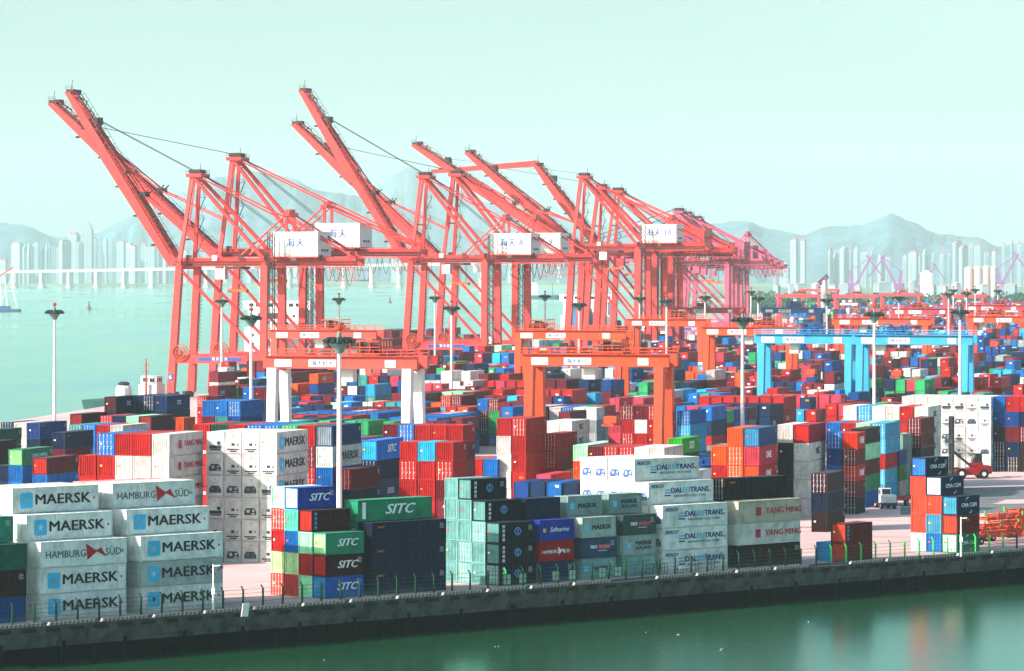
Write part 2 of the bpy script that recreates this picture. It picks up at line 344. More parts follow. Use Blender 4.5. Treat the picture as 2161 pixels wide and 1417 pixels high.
for i, (x, y) in enumerate(left_tops):
    tower(x+rng.uniform(-4, 4), y+rng.uniform(-2, 12), rng.choice([8, 11, 13, 16, 21]), 11600+rng.uniform(-500, 500), f'pale apartment tower, {CNT[i]} from left in hazy skyline beyond the bridge', 'towers beyond the bridge', i)
t = tower(184, 484, 24, 11300, 'tallest hazy tower with stepped crown and spire left of the first crane', None, 2, False)
hh = atd(184, 484, 11300).z; k = 11300/F
mb = MB(); mb.box((-9*k, -6*k, hh), (9*k, 6*k, hh+9*k)); mb.box((-5*k, -4*k, hh+9*k), (5*k, 4*k, hh+13*k)); mb.bar((2*k, 0, hh+12*k), (2*k, 0, hh+20*k), 1.3*k, w2=.5*k); mb.build('stepped_crown', TG, t)
for x, y in ((60, 512), (100, 505)):
    t = tower(x, y+20, 5, 11000, 'slim pale tower with pointed top behind the %s of the bridge' % ('left end' if x < 80 else 'second pier'), None, 0, False)
    hh = atd(x, y+20, 11000).z; mb = MB(); mb.bar((0, 0, hh-1), (0, 0, hh+22), 4, w2=.8); mb.build('spire', TW[0], t)
for i in range(16):
    x = 410+i*55+rng.uniform(-15, 15)
    if x < 1330: tower(x, rng.uniform(540, 566), rng.uniform(10, 20), 11800, f'low pale building, {CNT[i]} from left, on far shore between crane legs', 'far shore buildings between crane legs', i)
rt = [(1676, 508), (1694, 510), (1640, 545), (1655, 548), (1752, 522), (1766, 524), (1780, 522), (1795, 523), (1810, 521), (1826, 522), (1842, 524), (1858, 522), (1872, 526), (1912, 528), (1926, 526), (1940, 530), (1956, 527), (1972, 528), (1988, 526), (2002, 528), (2022, 500), (2034, 504), (2052, 500), (2064, 502), (2082, 516), (2100, 512), (2118, 514), (2136, 508), (2152, 511)]
for i, (x, y) in enumerate(rt):
    if i < 2: t = tower(x, y, 13, 9000, 'tall pale twin tower, %s of the pair above the right crane tails' % ('left' if i == 0 else 'right'), None, 0)
    else: tower(x+rng.uniform(-4, 4), y+rng.uniform(2, 20), rng.choice([6, 8, 9, 11, 14, 18]), 9200+rng.uniform(-700, 700), f'pale apartment tower, {CNT[i-2]} after the twin towers in hazy right skyline', 'towers in the right skyline', i)
# --- bridge
BRM = mat('bridge_concrete', 'c8c6bc', .8, .1, .02)
bd = thing('road_bridge', 'long low concrete road bridge crossing the bay at left', 'bridge', (atd(200, 575, 10100).x, 10100, WATER_Z))
def brp(x, y): p = atd(x, y, 10100); return Vector((p.x-bd.location.x, 0, p.z-WATER_Z))
mb = MB(); a, b = brp(-60, 576.5), brp(1080, 556); mb.bar(a, b, 22, 5.5); mb.build('deck', BRM, bd)
mb = MB(); mb.bar(a+Vector((0, -11, 4)), b+Vector((0, -11, 4)), .6, 1.6); mb.build('parapet', BRM, bd)
mb = MB(); mb.box((-3.4, -4, 0), (3.4, 4, 1)); mb.box((-6, -7, 0), (6, 7, .10)); pier = mb.mesh('pier', BRM)
x = 28
while x < 1060:
    for dx in (0, 7.5):
        p = brp(x+dx, 576.5-20.5*(x+60)/1140); o = obj('pier', pier, bd, (p.x, 6 if dx else -6, 0)); o.scale = (1, 1, p.z-2)
    x += 58
# --- haze
mb = MB(); mb.box((-13500, -1200, -8), (13500, 27000, 830))
hm = bpy.data.materials.new('haze_air'); hm.use_nodes = True; t = hm.node_tree; t.nodes.clear()
pv = t.nodes.new('ShaderNodeVolumePrincipled'); pv.inputs['Color'].default_value = (0.74, 1.0, 0.98, 1); pv.inputs['Density'].default_value = 0.000044; pv.inputs['Anisotropy'].default_value = 0.0
mo = t.nodes.new('ShaderNodeOutputMaterial'); t.links.new(pv.outputs[0], mo.inputs['Volume'])
tag(mb.build('haze', hm), kind='stuff')
# ================================================================ shipping containers
W = 2.438
def corr(mb, p0, p1, z0, z1, pitch, depth, nrm):
    """corrugated sheet between two ground points, ribs run up; nrm points outward"""
    p0, p1, nrm = Vector(p0), Vector(p1), Vector(nrm); L = (p1-p0).length; n = max(1, round(L/pitch)); d = (p1-p0)/n
    line = []
    for i in range(n):
        b = p0+d*i
        line += [(b+d*.02, -depth), (b+d*.30, -depth), (b+d*.48, 0), (b+d*.82, 0)]
    line.append((p1, -depth))
    vs = [];
    for z in (z0, z1):
        for p, o in line: q = p+nrm*o; vs.append((q.x, q.y, z))
    m = len(line); mb.add(vs, [(i, i+1, m+i+1, m+i) for i in range(m-1)])
CM = {}
def container_meshes(L, h):
    key = (L, h)
    if key in CM: return CM[key]
    x0, x1, y0, y1 = -L/2, L/2, -W/2, W/2; d = {}
    mb = MB()                                     # frame: posts, rails, corner castings
    for x in (x0, x1-.16):
        for y in (y0, y1-.16): mb.box((x, y, .12), (x+.16, y+.16, h-.12))
    for y in (y0, y1-.07):
        mb.box((x0+.16, y+.003, .02), (x1-.16, y+.067, .17)); mb.box((x0+.16, y+.003, h-.10), (x1-.16, y+.067, h-.012))
    for x in (x0, x1-.07):
        mb.box((x+.003, y0+.16, .02), (x+.067, y1-.16, .17)); mb.box((x+.003, y0+.16, h-.14), (x+.067, y1-.16, h-.012))
    for x in (x0-.006, x1-.172):
        for y in (y0-.006, y1-.166):
            for z in (0, h-.12): mb.box((x, y, z), (x+.178, y+.172, z+.122))
    d['frame'] = mb.mesh('frame', PAINT)
    for s, y in ((-1, y0), (1, y1)):
        mb = MB(); corr(mb, (x0+.16, y-s*.03, 0), (x1-.16, y-s*.03, 0), .15, h-.08, .29, .06, (0, s, 0)); d['side%d' % s] = mb.mesh('side_panel', PAINT)
    mb = MB(); mb.box((x0+.16, y0+.03, .15), (x1-.16, y0+.06, h-.08)); 
    d['flat-1'] = mb.mesh('side_panel', PAINT)
    mb = MB(); corr(mb, (x0+.05, y1-.16, 0), (x0+.05, y0+.16, 0), .15, h-.12, .262, .085, (-1, 0, 0)); d['end_corr'] = mb.mesh('end_panel', PAINT)
    mb = MB(); mb.box((x1-.06, y0+.16, .15), (x1-.04, y1-.16, h-.12)); d['back'] = mb.mesh('end_panel', PAINT)
    mb = MB(); n = int(L/1.1)
    mb.box((x0+.06, y0+.06, h-.05), (x1-.06, y1-.06, h-.03))
    for i in range(n): a = x0+.3+(L-.6)*i/n; mb.box((a, y0+.12, h-.03), (a+.5, y1-.12, h-.015), False)
    d['roof'] = mb.mesh('roof', PAINT)
    for s in (-1, 1):
        mb = MB(); a, b = (y0+.165, -.008) if s < 0 else (.008, y1-.165)
        mb.box((x0+.05, a, .16), (x0+.09, b, h-.145))
        for k in range(5): z = .28+(h-.6)*k/5+.05; mb.box((x0+.035, a+.05, z), (x0+.05, b-.05, z+(h-.6)/5-.1))
        d['door%d' % s] = mb.mesh('door', PAINT)
        mb = MB()
        for y in (a+.28, b-.22):
            mb.tube((x0+.0, y, .14), (x0+.0, y, h-.12), .022, 6)
            for z in (.2, h*.33, h*.62, h-.22): mb.box((x0-.02, y-.07, z-.035), (x0+.036, y+.07, z+.035))
            mb.box((x0-.025, y-.25, h*.40), (x0+.0, y+.03, h*.40+.04))
        d['rods%d' % s] = mb.mesh('lock_rods', PRINT)
    mb = MB(); mb.box((x0+.04, y0+.165, .16), (x0+.10, y1-.165, h-.145)); d['reefer_panel'] = mb.mesh('end_panel', PAINT)
    mb = MB(); z0 = h*.22
    mb.box((x0+.02, y0+.35, z0), (x0+.04, y1-.35, z0+.45)); mb.box((x0-.01, y0+.45, z0-.22), (x0+.04, y1-.5, z0-.05))
    mb.tube((x0+.0, y0+.75, z0+.75), (x0+.05, y0+.75, z0+.75), .26, 14)
    d['reefer_dark'] = mb.mesh('cooling_unit', PRINT)
    mb = MB(); mb.prism_y([(0, 0), (1, 0)], 0, 1) if False else None
    pts = [(-.85, 0), (.85, 0), (.85, .5), (.55, .95), (-.55, .95), (-.85, .5)]
    mb.add([(x0+.005, p, .55+q) for p, q in pts]+[(x0+.06, p, .55+q) for p, q in pts], [(5, 4, 3, 2, 1, 0)]+[((k+1) % 6, k, 6+k, 6+(k+1) % 6)[::-1] for k in range(6)])
    d['reefer_hood'] = mb.mesh('cooling_unit', PRINT)
    mb = MB(); mb.tube((x0-.01, .28, 1.08), (x0+.03, .28, 1.08), .24, 12); mb.box((x0-.012, -.7, .62), (x0+.02, -.15, .8)); mb.box((x0-.012, -.62, .98), (x0+.02, -.3, 1.3)); d['hood_fan'] = mb.mesh('fan_grille', PRINT)
    mb = MB(); mb.box((x0+.0, -.22, h*.36), (x0+.05, .22, h*.36+.36)); mb.box((x0+.0, -.75, h*.38), (x0+.05, -.58, h*.38+.2)); mb.box((x0-.01, -.85, h*.17), (x0+.05, .85, h*.17+.16)); mb.box((x0-.005, -.5, h*.08), (x0+.05, .45, h*.08+.16))
    d['reefer_fan'] = mb.mesh('cooling_unit', PRINT)
    mb = MB(); mb.box((x0+.02, -.12, h*.78), (x0+.05, .12, h*.78+.2)); d['reefer_tag'] = mb.mesh('sticker', PRINT)
    for k, lst in (('tag_a', [(.55, .85, .5), ]), ('tag_b', [(-.9, -.55, .72)])):
        mb = MB()
        for a, b, zz in lst: mb.box((x0+.015, a, h*zz), (x0+.03, b, h*zz+.22))
        d[k] = mb.mesh('sticker', PRINT)
    # side stickers: code block near the top corner
    mb = MB()
    for i in range(4): mb.box((x1-1.05+.0*i, y0-.004, h-.55-.17*i), (x1-.45+.1*(i % 2), y0+.01, h-.45-.17*i))
    d['codes'] = mb.mesh('codes', PRINT)
    mb = MB(); mb.box((x1-.75, y0-.006, h*.45), (x1-.5, y0+.01, h*.45+.28)); d['dot'] = mb.mesh('sticker', PRINT)
    CM[key] = d; return d
# ---- lettering on the long side
def star(): # white star on a pale blue square
    mb = MB(); pts = []
    for k in range(14):
        r = .46 if k % 2 == 0 else .17; t = math.pi/2+k*math.pi/7; pts.append((r*math.cos(t), r*math.sin(t)))
    mb.prism_y(pts, -.012, 0); return mb.mesh('star', PRINT)
def rect(w, h, r=.0):
    mb = MB()
    if r:
        pts = []
        for cx_, cy_, a0 in ((w/2-r, h/2-r, 0), (-w/2+r, h/2-r, 90), (-w/2+r, -h/2+r, 180), (w/2-r, -h/2+r, 270)):
            for k in range(4): t = R(a0+30*k); pts.append((cx_+r*math.cos(t), cy_+r*math.sin(t)))
        mb.prism_y(pts, -.012, 0)
    else: mb.box((-w/2, -.012, -h/2), (w/2, 0, h/2))
    return mb.mesh('panel_mark', PRINT)
def arc(r, a0, a1, w0):
    mb = MB(); n = 10; o = []; i = []
    for k in range(n+1):
        t = R(a0+(a1-a0)*k/n); ww = w0*math.sin(math.pi*(k+.3)/(n+.6)); o.append(((r+ww)*math.cos(t), (r+ww)*math.sin(t))); i.append((r*math.cos(t), r*math.sin(t)))
    for k in range(n): mb.prism_y([o[k], o[k+1], i[k+1], i[k]], -.012, 0)
    return mb.mesh('swoosh', PRINT)
def ring_logo():
    mb = MB()
    def ring(cx_, cz, r0, r1, n=18):
        for k in range(n):
            a, b = 2*math.pi*k/n, 2*math.pi*(k+1)/n
            mb.prism_y([(cx_+r1*math.cos(a), cz+r1*math.sin(a)), (cx_+r1*math.cos(b), cz+r1*math.sin(b)), (cx_+r0*math.cos(b), cz+r0*math.sin(b)), (cx_+r0*math.cos(a), cz+r0*math.sin(a))], -.012, 0)
    ring(0, 0, .42, .52); ring(-.3, 0, .22, .30); ring(.3, 0, .22, .30); mb.box((-.06, -.012, -.45), (.06, 0, .45)); return mb.mesh('emblem', PRINT)
def glyphs():
    mb = MB()
    for k in range(4):
        z = -.54*k; mb.box((-.19, -.012, z+.12), (.19, 0, z+.18)); mb.box((-.19, -.012, z-.18), (.19, 0, z-.12)); mb.box((-.19, -.012, z-.12), (-.13, 0, z+.12)); mb.box((.13, -.012, z-.12), (.19, 0, z+.12)); mb.box((-.10, -.012, z-.03), (.10, 0, z+.10))
    return mb.mesh('lettering', PRINT)
def flag(w, h):
    mb = MB(); mb.prism_y([(-w/2, h*.5), (-w/2+.2, -h*.55), (w*.12, -h*.02)], -.012, 0); mb.prism_y([(w*.02, .02), (w*.32, h*.22), (w*.62, -h*.40)], -.013, -.001); return mb.mesh('flag_mark', PRINT)
DARK = lin('16181a'); WH = lin('f2f2ee'); RED = lin('b5101c'); NAVY = lin('123a78'); CY = lin('4fb8d8')
_LG = {}
def marks(kind, L, h):
    """list of (part name, mesh, x, z, colour) on the long side facing the camera"""
    key = (kind, L, h)
    if key in _LG: return _LG[key]
    T = text_mesh; k = L/12.19; o = []
    if kind == 'star':
        o = [('panel_mark', rect(1.75, 1.75, .22), -L/2+1.95, h*.50, lin('3fb4dc')), ('star', star(), -L/2+1.95, h*.50, WH), ('lettering', T('MAERSK', 1.62, .045, 0, 1.02, sx=1.32), .95, h*.50, DARK)]
        if L < 7: o = [('panel_mark', rect(.8, .8, .12), -L/2+.75, h*.5, lin('5fc4dc')), ('lettering', T('MAERSK', .82, .02, sx=1.15), .45, h*.5, DARK)]
    if kind == 'star2': o = [('panel_mark', rect(.75, .75, .12), -L/2+1.1, h*.5, lin('5fc4dc')), ('lettering', T('MAERSK', .72, .02, sx=1.15), .7, h*.60, DARK), ('lettering', T('SEALAND', .6, .015, sx=1.15), .7, h*.36, lin('3a4a50'))]
    if kind == 'flag':
        o = [('lettering', T('HAMBURG', 1.15, .0, sx=1.05), -2.6, h*.48, lin('2e4a52')), ('flag_mark', flag(2.6, 1.75), 1.55, h*.55, RED), ('lettering', T('SÜD', 1.15, .0, sx=1.05), 4.15, h*.48, lin('2e4a52'))]
        if L < 7: o = [('lettering', T('HAMBURG', .62), -1.1, h*.45, WH), ('flag_mark', flag(1.1, 1.0), .75, h*.5, WH), ('lettering', T('SÜD', .62), 1.75, h*.45, WH)]
    if kind == 'italic': o = [('lettering', T('SITC', 1.25*(1.25 if L > 7 else 1), .045, .35, 1.0, sx=1.25), L*.05, h*.52, WH)]
    if kind == 'italic40': o = [('lettering', T('SITC', 1.7, .06, .35, 1.0, sx=1.35), .6, h*.5, WH), ('panel_mark', rect(.55, 2.0), -L/2+1.0, h*.5, WH)]
    if kind == 'arcs': o = [('lettering', T('CMA CGM', .8, .02, sx=1.1), .15, h*.5, WH), ('swoosh', arc(1.02, 88, 142, .14), .1, h*.5, WH), ('swoosh', arc(1.02, 268, 322, .14), .2, h*.5, WH)]
    if kind == 'bars':
        x = -L/2
        o = [('lettering', T('FESCO', .62, .03, .4, sx=1.3), x+1.55, h*.80, NAVY)]+[('panel_mark', rect(1.15, .17), x+3.55, h*.62-.36*i, c) for i, c in enumerate((CY, lin('2f8fd0'), lin('12203c')))]
        o += [('lettering', T('DAL', .98, .035, sx=1.2), x+5.25, h*.58, NAVY), ('lettering', T('REF', .98, .01, sx=1.1), x+7.15, h*.58, CY), ('lettering', T('TRANS', .98, .03, sx=1.15), x+9.55, h*.58, NAVY), ('lettering', T('INNOVATIVE COLD CHAIN', .46, 0, sx=1.05), x+7.7, h*.33, lin('5c7480'))]
    if kind == 'red': o = [('panel_mark', rect(1.0, 1.1), -2.2, h*.5, lin('c01838')), ('emblem', T('Y', .9, .02), -2.2, h*.5, lin('2a3a90')), ('lettering', T('YANG MING', 1.12, .02, sx=1.12), 2.75, h*.5, lin('c2183c'))]
    if kind == 'emblem': o = [('lettering', glyphs(), -L/2+.75, h*.80, WH), ('emblem', ring_logo(), .15, h*.55, lin('6f9ad0'))]
    if kind == 'script': o = [('lettering', T('Safmarine', .85, .0, .3), .4, h*.52, WH), ('flag_mark', rect(.5, .5), -2.2, h*.5, lin('d8b050'))]
    if kind == 'pno': o = [('lettering', T('P&O', .62, .02), -1.05, h*.55, WH), ('panel_mark', rect(2.2, .62), .85, h*.55, lin('b03a48')), ('lettering', T('Nedlloyd', .5, .0), .85, h*.57-.02, lin('f0d8d8')), ('panel_mark', rect(1.6, .12), .5, h*.36, lin('a8c0c8'))]
    if kind == 'one': o = [('lettering', T('ONE', 1.5, .05, sx=1.15), .3, h*.5, WH)]
    if kind == 'ship': o = [('lettering', T('CHINA SHIPPING', .8, .0), .8, h*.55, lin('cfe8dc'))]
    if kind == 'orange': o = [('lettering', T('SEACO', .34, .015), -L/2+1.5, h*.80, lin('d07828'))]
    if kind == 'plate': o = [('panel_mark', rect(3.4, 1.3), .6, h*.5, lin('b8c8b4')), ('lettering', T('EVERGREEN', .62, .0), .6, h*.5-.0, lin('1f6a30'))]
    if kind == 'column': o = [('lettering', glyphs(), -L/2+.6, h*.82, lin('6aa0d8'))]
    if kind == 'small': o = [('lettering', T('tex', .42, .02), -L/2+1.2, h*.82, WH)]
    if kind == 'kline': o = [('lettering', T('K LINE', 1.2, .04), .4, h*.5, WH)]
    if kind == 'apl': o = [('lettering', T('MSC', 1.5, .03), .4, h*.5, lin('3a4a50'))]
    if kind == 'ptc': o = [('lettering', T('TTC', 1.2, .03, .25), .2, h*.5, WH)]
    _LG[key] = o; return o
NAMES = []
N_THINGS = 0
def container(center, rz, size, col, end='corr', logo=None, label='', group='containers in the yard', endcol=None, flat=False, rods=None, parts=True):
    """one container as a thing with parts; center = middle of its underside"""
    global N_THINGS
    L, h = {'20': (6.06, 2.591), '40': (12.19, 2.591), '40h': (12.19, 2.896)}[size]
    c = lin(col); j = rng.uniform(.88, 1.10); c = tuple(min(1, x*j) for x in c); ec = lin(endcol) if endcol else c  # endcol: sunlit tone painted on most ends, own colour on a few
    d = container_meshes(L, h)
    t = thing('shipping_container', label, 'container', center, rz, group); N_THINGS += 1
    fr = tuple(x*.9 for x in c)
    obj('frame', d['frame'], t, color=fr)
    obj('side_panel', d['flat-1'] if flat else d['side-1'], t, color=c); obj('side_panel', d['side1'], t, color=c)
    obj('roof', d['roof'], t, color=tuple(min(1, x*.95+.03) for x in c)); obj('end_panel', d['back'], t, color=c)
    if end == 'corr': obj('end_panel', d['end_corr'], t, color=ec)
    elif end == 'door':
        rc = rods or (.75, .75, .72)
        for s in (-1, 1):
            o = obj('door', d['door%d' % s], t, color=ec); obj('lock_rods', d['rods%d' % s], o, color=rc)
    else:
        obj('end_panel', d['reefer_panel'], t, color=ec); k = {'reefer': 'reefer_dark', 'hood': 'reefer_hood', 'hoodb': 'reefer_hood', 'fan': 'reefer_fan'}[end]
        obj('cooling_unit', d[k], t, color=(.02, .04, .06) if end != 'hoodb' else (.03, .09, .26)); obj('sticker', d['reefer_tag'], t, color=lin('4fc0c8'))
    if end in ('hood', 'hoodb'): obj('fan_grille', d['hood_fan'], t, color=rng.choice([(.25, .28, .3), (.08, .1, .12), (.4, .42, .42)]))
    if end in ('corr', 'door') and rng.random() < .55: obj('sticker', d['tag_a'], t, color=lin(rng.choice(['f08030', 'e05030', 'f0e8e0', 'e8c040'])))
    if logo:
        for nm, me, x, z, cc in marks(logo, L, h): obj(nm, me, t, (x, -W/2-.006, z), color=cc)
        if logo in ('star', 'flag', 'bars', 'red') and L > 7: obj('sticker', d['dot'], t, color=lin('d06040'))
    if rng.random() < .6: obj('codes', d['codes'], t, color=tuple(min(1, x*.5+.30) for x in c))
    return t
HT = {'20': 2.591, '40': 2.591, '40h': 2.896}; LEN = {'20': 6.06, '40': 12.19, '40h': 12.19}
ORD = ['ground', 'second', 'third', 'fourth', 'fifth', 'sixth', 'seventh']
NTH = ['first', 'second', 'third', 'fourth', 'fifth', 'sixth', 'seventh', 'eighth', 'ninth', 'tenth']
PAL = {'r': ('a81c1e', 'red'), 'm': ('6a1a26', 'maroon'), 'd': ('122848', 'navy'), 'b': ('0f64ac', 'blue'), 'c': ('279fcc', 'cyan'), 't': ('3d8d86', 'teal'), 'g': ('2f9a5c', 'green'),
       'l': ('9fe6b4', 'mint green'), 'y': ('b9dca0', 'pale green'), 'w': ('cfcac4', 'white'), 'e': ('8f9a98', 'grey'), 'o': ('d4501e', 'orange'), 'p': ('b8384a', 'pinkish red'), 'k': ('2a2226', 'blackish'),
       'n': ('28b428', 'bright green'), 's': ('9cc4bc', 'pale teal'), 'f': ('1f4a3e', 'dark green'), 'q': ('cfd8cf', 'off white'), 'i': ('123f80', 'deep blue')}
FILL = []
OCC = []                                            # occupied ground in the main yard: (u0, u1, v0, v1)
def uvm(p): return p.x*UM.x+p.y*UM.y, p.x*VM.x+p.y*VM.y
def stack(px, base, size, cols, where, theta=46.0, group=None, pitch=None, front_of=None):
    """cols: columns from the near (right) one backwards; each a list of specs bottom -> top.
    px = photo column of the near bottom edge where end and side meet, base = its ground point (Vector)"""
    u, v = frame(theta); rz = R(90-theta); pitch = pitch or (2.52 if theta > 30 else 2.6); n = len(cols)
    for ci, colspec in enumerate(cols):
        z = 0.0; last_ = [q for q in colspec if q != '#']; q = last_[0] if last_ else 'e'; near_ = (q.get('hex', PAL[q['c']][0]) if isinstance(q, dict) else PAL[q][0], 'plain')
        for ti, sp in enumerate(colspec):
            if not isinstance(sp, dict): sp = {'c': sp}
            sz = sp.get('size', size); h = HT[sz]; Lc = LEN[sz]
            if sp['c'] != '.':
                hexc, cname = PAL.get(sp['c'], near_); near_ = (hexc if sp['c'] == '#' else sp.get('hex', hexc), near_[1]); hexc = sp.get('hex', hexc); cname = sp.get('name', cname)
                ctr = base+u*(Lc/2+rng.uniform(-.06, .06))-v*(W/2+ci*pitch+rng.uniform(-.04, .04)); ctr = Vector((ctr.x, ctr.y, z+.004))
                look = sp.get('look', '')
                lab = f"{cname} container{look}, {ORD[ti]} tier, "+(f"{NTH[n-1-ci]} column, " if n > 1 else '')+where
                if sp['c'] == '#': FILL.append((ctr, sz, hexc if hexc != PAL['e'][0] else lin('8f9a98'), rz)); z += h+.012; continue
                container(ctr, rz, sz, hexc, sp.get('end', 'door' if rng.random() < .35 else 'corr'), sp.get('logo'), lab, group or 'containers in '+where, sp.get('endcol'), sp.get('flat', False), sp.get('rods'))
            z += h+.012
    if theta < 30:
        a, b = uvm(base); OCC.append((a-.3, a+LEN[size]+.3, b-n*pitch-.2, b+.3))
# ================================================================ front row along the near quay
def fpos(px, v=-5.7):                               # point of the row line under photo column px
    p = quay(0, v); k = (px-CX)/F; s = (k*p.y-p.x)/(UF.x-k*UF.y); return p+UF*s
def D(c, logo=None, end=None, look='', **kw):
    d = dict(c=c, logo=logo, look=look, **kw)
    if end: d['end'] = end
    return d
ST = lambda **k: D('w', 'star', 'door', ' with blue star square', flat=True, hex=k.pop('hex', 'e0e6de'), **k)
FL = D('w', 'flag', 'door', ' with red bow-tie mark', flat=True, hex='e0e6de')
WR = D('w', None, 'door', flat=True)
rng.seed(21)
b = fpos(62)-UF*12.6
stack(0, b, '40h', [[D('i', end='corr'), D('k', end='corr', hex='30181c', name='dark maroon'), D('t', end='corr', hex='1f5f50', name='dark green')], ['#', '#', '#', D('t', end='corr', hex='2b8a70', name='sea green')]], 'bay cut by left frame edge')
stack(0, fpos(85), '40h', [[ST(), ST(), FL], ['#', '#', '#', ST()], ['#', '#', '#', '#', ST()], ['#', '#', '#', '#', WR], ['#', '#', '#', '#', WR]], 'left stepped white bay')
stack(0, fpos(297), '40h', [[ST(), ST(hex='aab4b0'), ST()], ['#', '#', '#', ST()], ['#', '#', '#', '#', FL], ['#', '#', '#', '#', WR], ['#', '#', '#', '#', D('p', hex='c89088', name='pinkish')]], 'right stepped white bay')
BL_ = ' with slanted white lettering'
stack(0, fpos(688), '20', [
    [D('b', 'italic', 'corr', BL_, hex='1a5fb4', endcol='2c9ac8'), D('m', 'italic', 'corr', BL_, hex='401418', endcol='b8201c'), D('g', 'italic', 'corr', BL_, hex='2a8a66', endcol='b4e4a8')],  # side and end colours carry shade and sunlight of one paint
    [D('l', end='corr'), D('r', end='corr', logo='small'), D('l', end='corr'), D('k', 'column', 'corr', ' with shaded side, red end', hex='3a1416', endcol='c03028')],  # last one is a red container, shade painted into its dark side
    [D('r', end='corr', hex='c23a34'), D('y', end='corr'), D('b', end='corr'), D('t', end='corr', hex='5cc8b0', name='aqua'), D('i', 'italic', 'door', BL_, hex='1c3f9c', endcol='a8e0cc')],
    [D('r', end='door', hex='c2463c', rods=(.9, .7, .65)), D('y', end='corr'), D('r', end='corr'), D('r', end='door', hex='bf3a34', rods=(.9, .8, .75)), D('l', end='corr', hex='b8ecd2')]], 'red and mint stack')
stack(0, fpos(785), '40h', [[D('d', 'orange', 'corr', hex='16213c'), D('d', 'orange', 'corr', hex='16213c'), D('d', 'orange', 'corr', hex='16213c')], ['#', '#', '#', D('g', 'italic40', 'corr', BL_, size='40', hex='1d8a62', endcol='2c9a70')]], 'long navy bay')
EM = lambda **k: D('d', 'emblem', k.pop('end', 'corr'), ' with ring emblem', hex='141a26', endcol='689f9a', **k)
S_ = lambda e='corr': D('s', end=e, hex='689f9a')
stack(0, fpos(1054), '20', [[EM(end='door', rods=(.9, .9, .85)), EM(), EM()], [S_(), S_(), S_('door'), EM()], [S_('door'), S_('door'), S_(), S_(), EM()], [S_(), S_(), S_(), S_(), S_()]], 'stack with pale teal ends')
stack(0, fpos(1139), '20', [[D('i', end='door', hex='142a58'), D('r', 'flag', 'corr', ' with white bow-tie mark', hex='a81414'), D('i', 'script', 'corr', ' with white script', hex='1c3aa0')], ['#', '#', '#', D('d', end='corr', hex='16223e')]], 'bay right of ring emblems')
stack(0, fpos(1229), '20', [[D('s', 'star', 'corr', ' with faint star mark', hex='7fb0aa'), D('d', 'pno', 'corr', ' with pink block mark', hex='274a66'), D('q', 'star', 'door', ' with star mark', hex='a8bcb2')], ['#', '#', '#', D('q', 'star', 'corr', ' with star mark', hex='7f9c98')]], 'second bay before striped whites')
stack(0, fpos(1315), '20', [[D('s', None, 'corr', hex='7fb0aa'), D('q', 'star2', 'door', ' with two-line lettering', hex='a0b4ae'), D('f', 'pno', 'corr', ' with pink block mark', hex='3c5654')], ['#', '#', '#', D('q', 'star2', 'corr', ' with two-line lettering', hex='7f9c96')]], 'bay just before striped whites')
BA = lambda: D('w', 'bars', 'hoodb', ' with three blue bars', flat=True, hex='e0e6de')
BN = lambda: D('w', None, 'hoodb', flat=True, hex='cccac6')
stack(0, fpos(1399), '40h', [[BA(), BA(), BA()], ['#', '#', '#', BA()], ['#', '#', '#', BN(), BA()], ['#', '#', '#', BN(), BN()], ['#', '#', '#', BN(), BN()], ['#', '#', '#', BN(), BN()]], 'stepped bay with blue bars')
YM = lambda **k: D('w', 'red', k.pop('end', 'door'), ' with red lettering', hex=k.pop('hex', 'd8dcd2'), **k)
stack(0, fpos(1558), '40h', [[D('m', end='corr', hex='2c1216', name='dark maroon'), YM(), YM(hex='c2baa4')], ['#', '#', '#', D('k', 'orange', 'door', hex='1c1418')]], 'bay right of blue bars')
stack(0, at(1785, 1188), '20', [[D('r', None, 'corr', hex='7a1c1c', endcol='c03a30'), D('r', 'column', 'corr', hex='6a1416', endcol='c8402e')], [D('c', end='corr', hex='2a9ad0')]], 'low stack alone on pavement', theta=41)
AR = ' with white arcs'
stack(0, at(2020, 1168), '20', [
    [D('f', 'arcs', 'door', AR, hex='1c7a52', endcol='c8d8cc', rods=(.3, .5, .7)), D('r', None, 'corr', hex='7a1a16', endcol='d0442e'), D('d', 'arcs', 'corr', AR, hex='14284c', endcol='3f9ab4')],
    [D('b', end='corr', hex='1d63a4'), D('c', end='corr', hex='3c86a0'), D('r', end='corr', hex='d0442e'), D('d', 'arcs', 'door', AR, hex='14284c', endcol='c4d4cc', rods=(.45, .6, .7))],
    [D('q', end='door', hex='b8ccc8', rods=(.2, .4, .6)), D('r', end='corr', logo='small', hex='cc4430'), D('r', end='corr', logo='small', hex='cc4430'), D('r', end='corr', hex='cc4430'), D('d', 'arcs', 'corr', AR, hex='14223c', endcol='2f74c4')]], 'stack with white arc marks', theta=37)

# ================================================================ main yard, near blocks
def mid(px, ytop, n, size, cols, where, theta=17.0, pitch=2.6):
    p = at(px, ytop, n*(HT[size]+.012)); stack(px, Vector((p.x, p.y, 0)), size, cols, where, theta, pitch=pitch)
def C(s, size=None): # short hand: letters bottom -> top
    return [ch if ch in '#.' else D(ch) for ch in s]
RE = lambda e, **k: D('w', k.pop('logo', None), e, k.pop('look', ''), flat=True, hex=k.pop('hex', 'c2c0bc'), **k)
M_ = ' with star square'
mid(584, 913, 6, '40h', [[RE('fan'), RE('fan'), RE('fan'), RE('reefer', logo='star', look=M_), RE('fan', logo='star', look=M_), RE('door', logo='star', look=M_)],
    [RE('hood'), RE('fan'), RE('hood'), RE('hood'), RE('fan'), RE('fan')][:6], [RE('hood'), RE('fan'), RE('fan'), RE('hood'), RE('fan'), RE('fan')], [RE('fan'), RE('fan'), RE('reefer'), RE('hood'), RE('hood'), RE('reefer')]], 'tall refrigerated block', pitch=2.52)
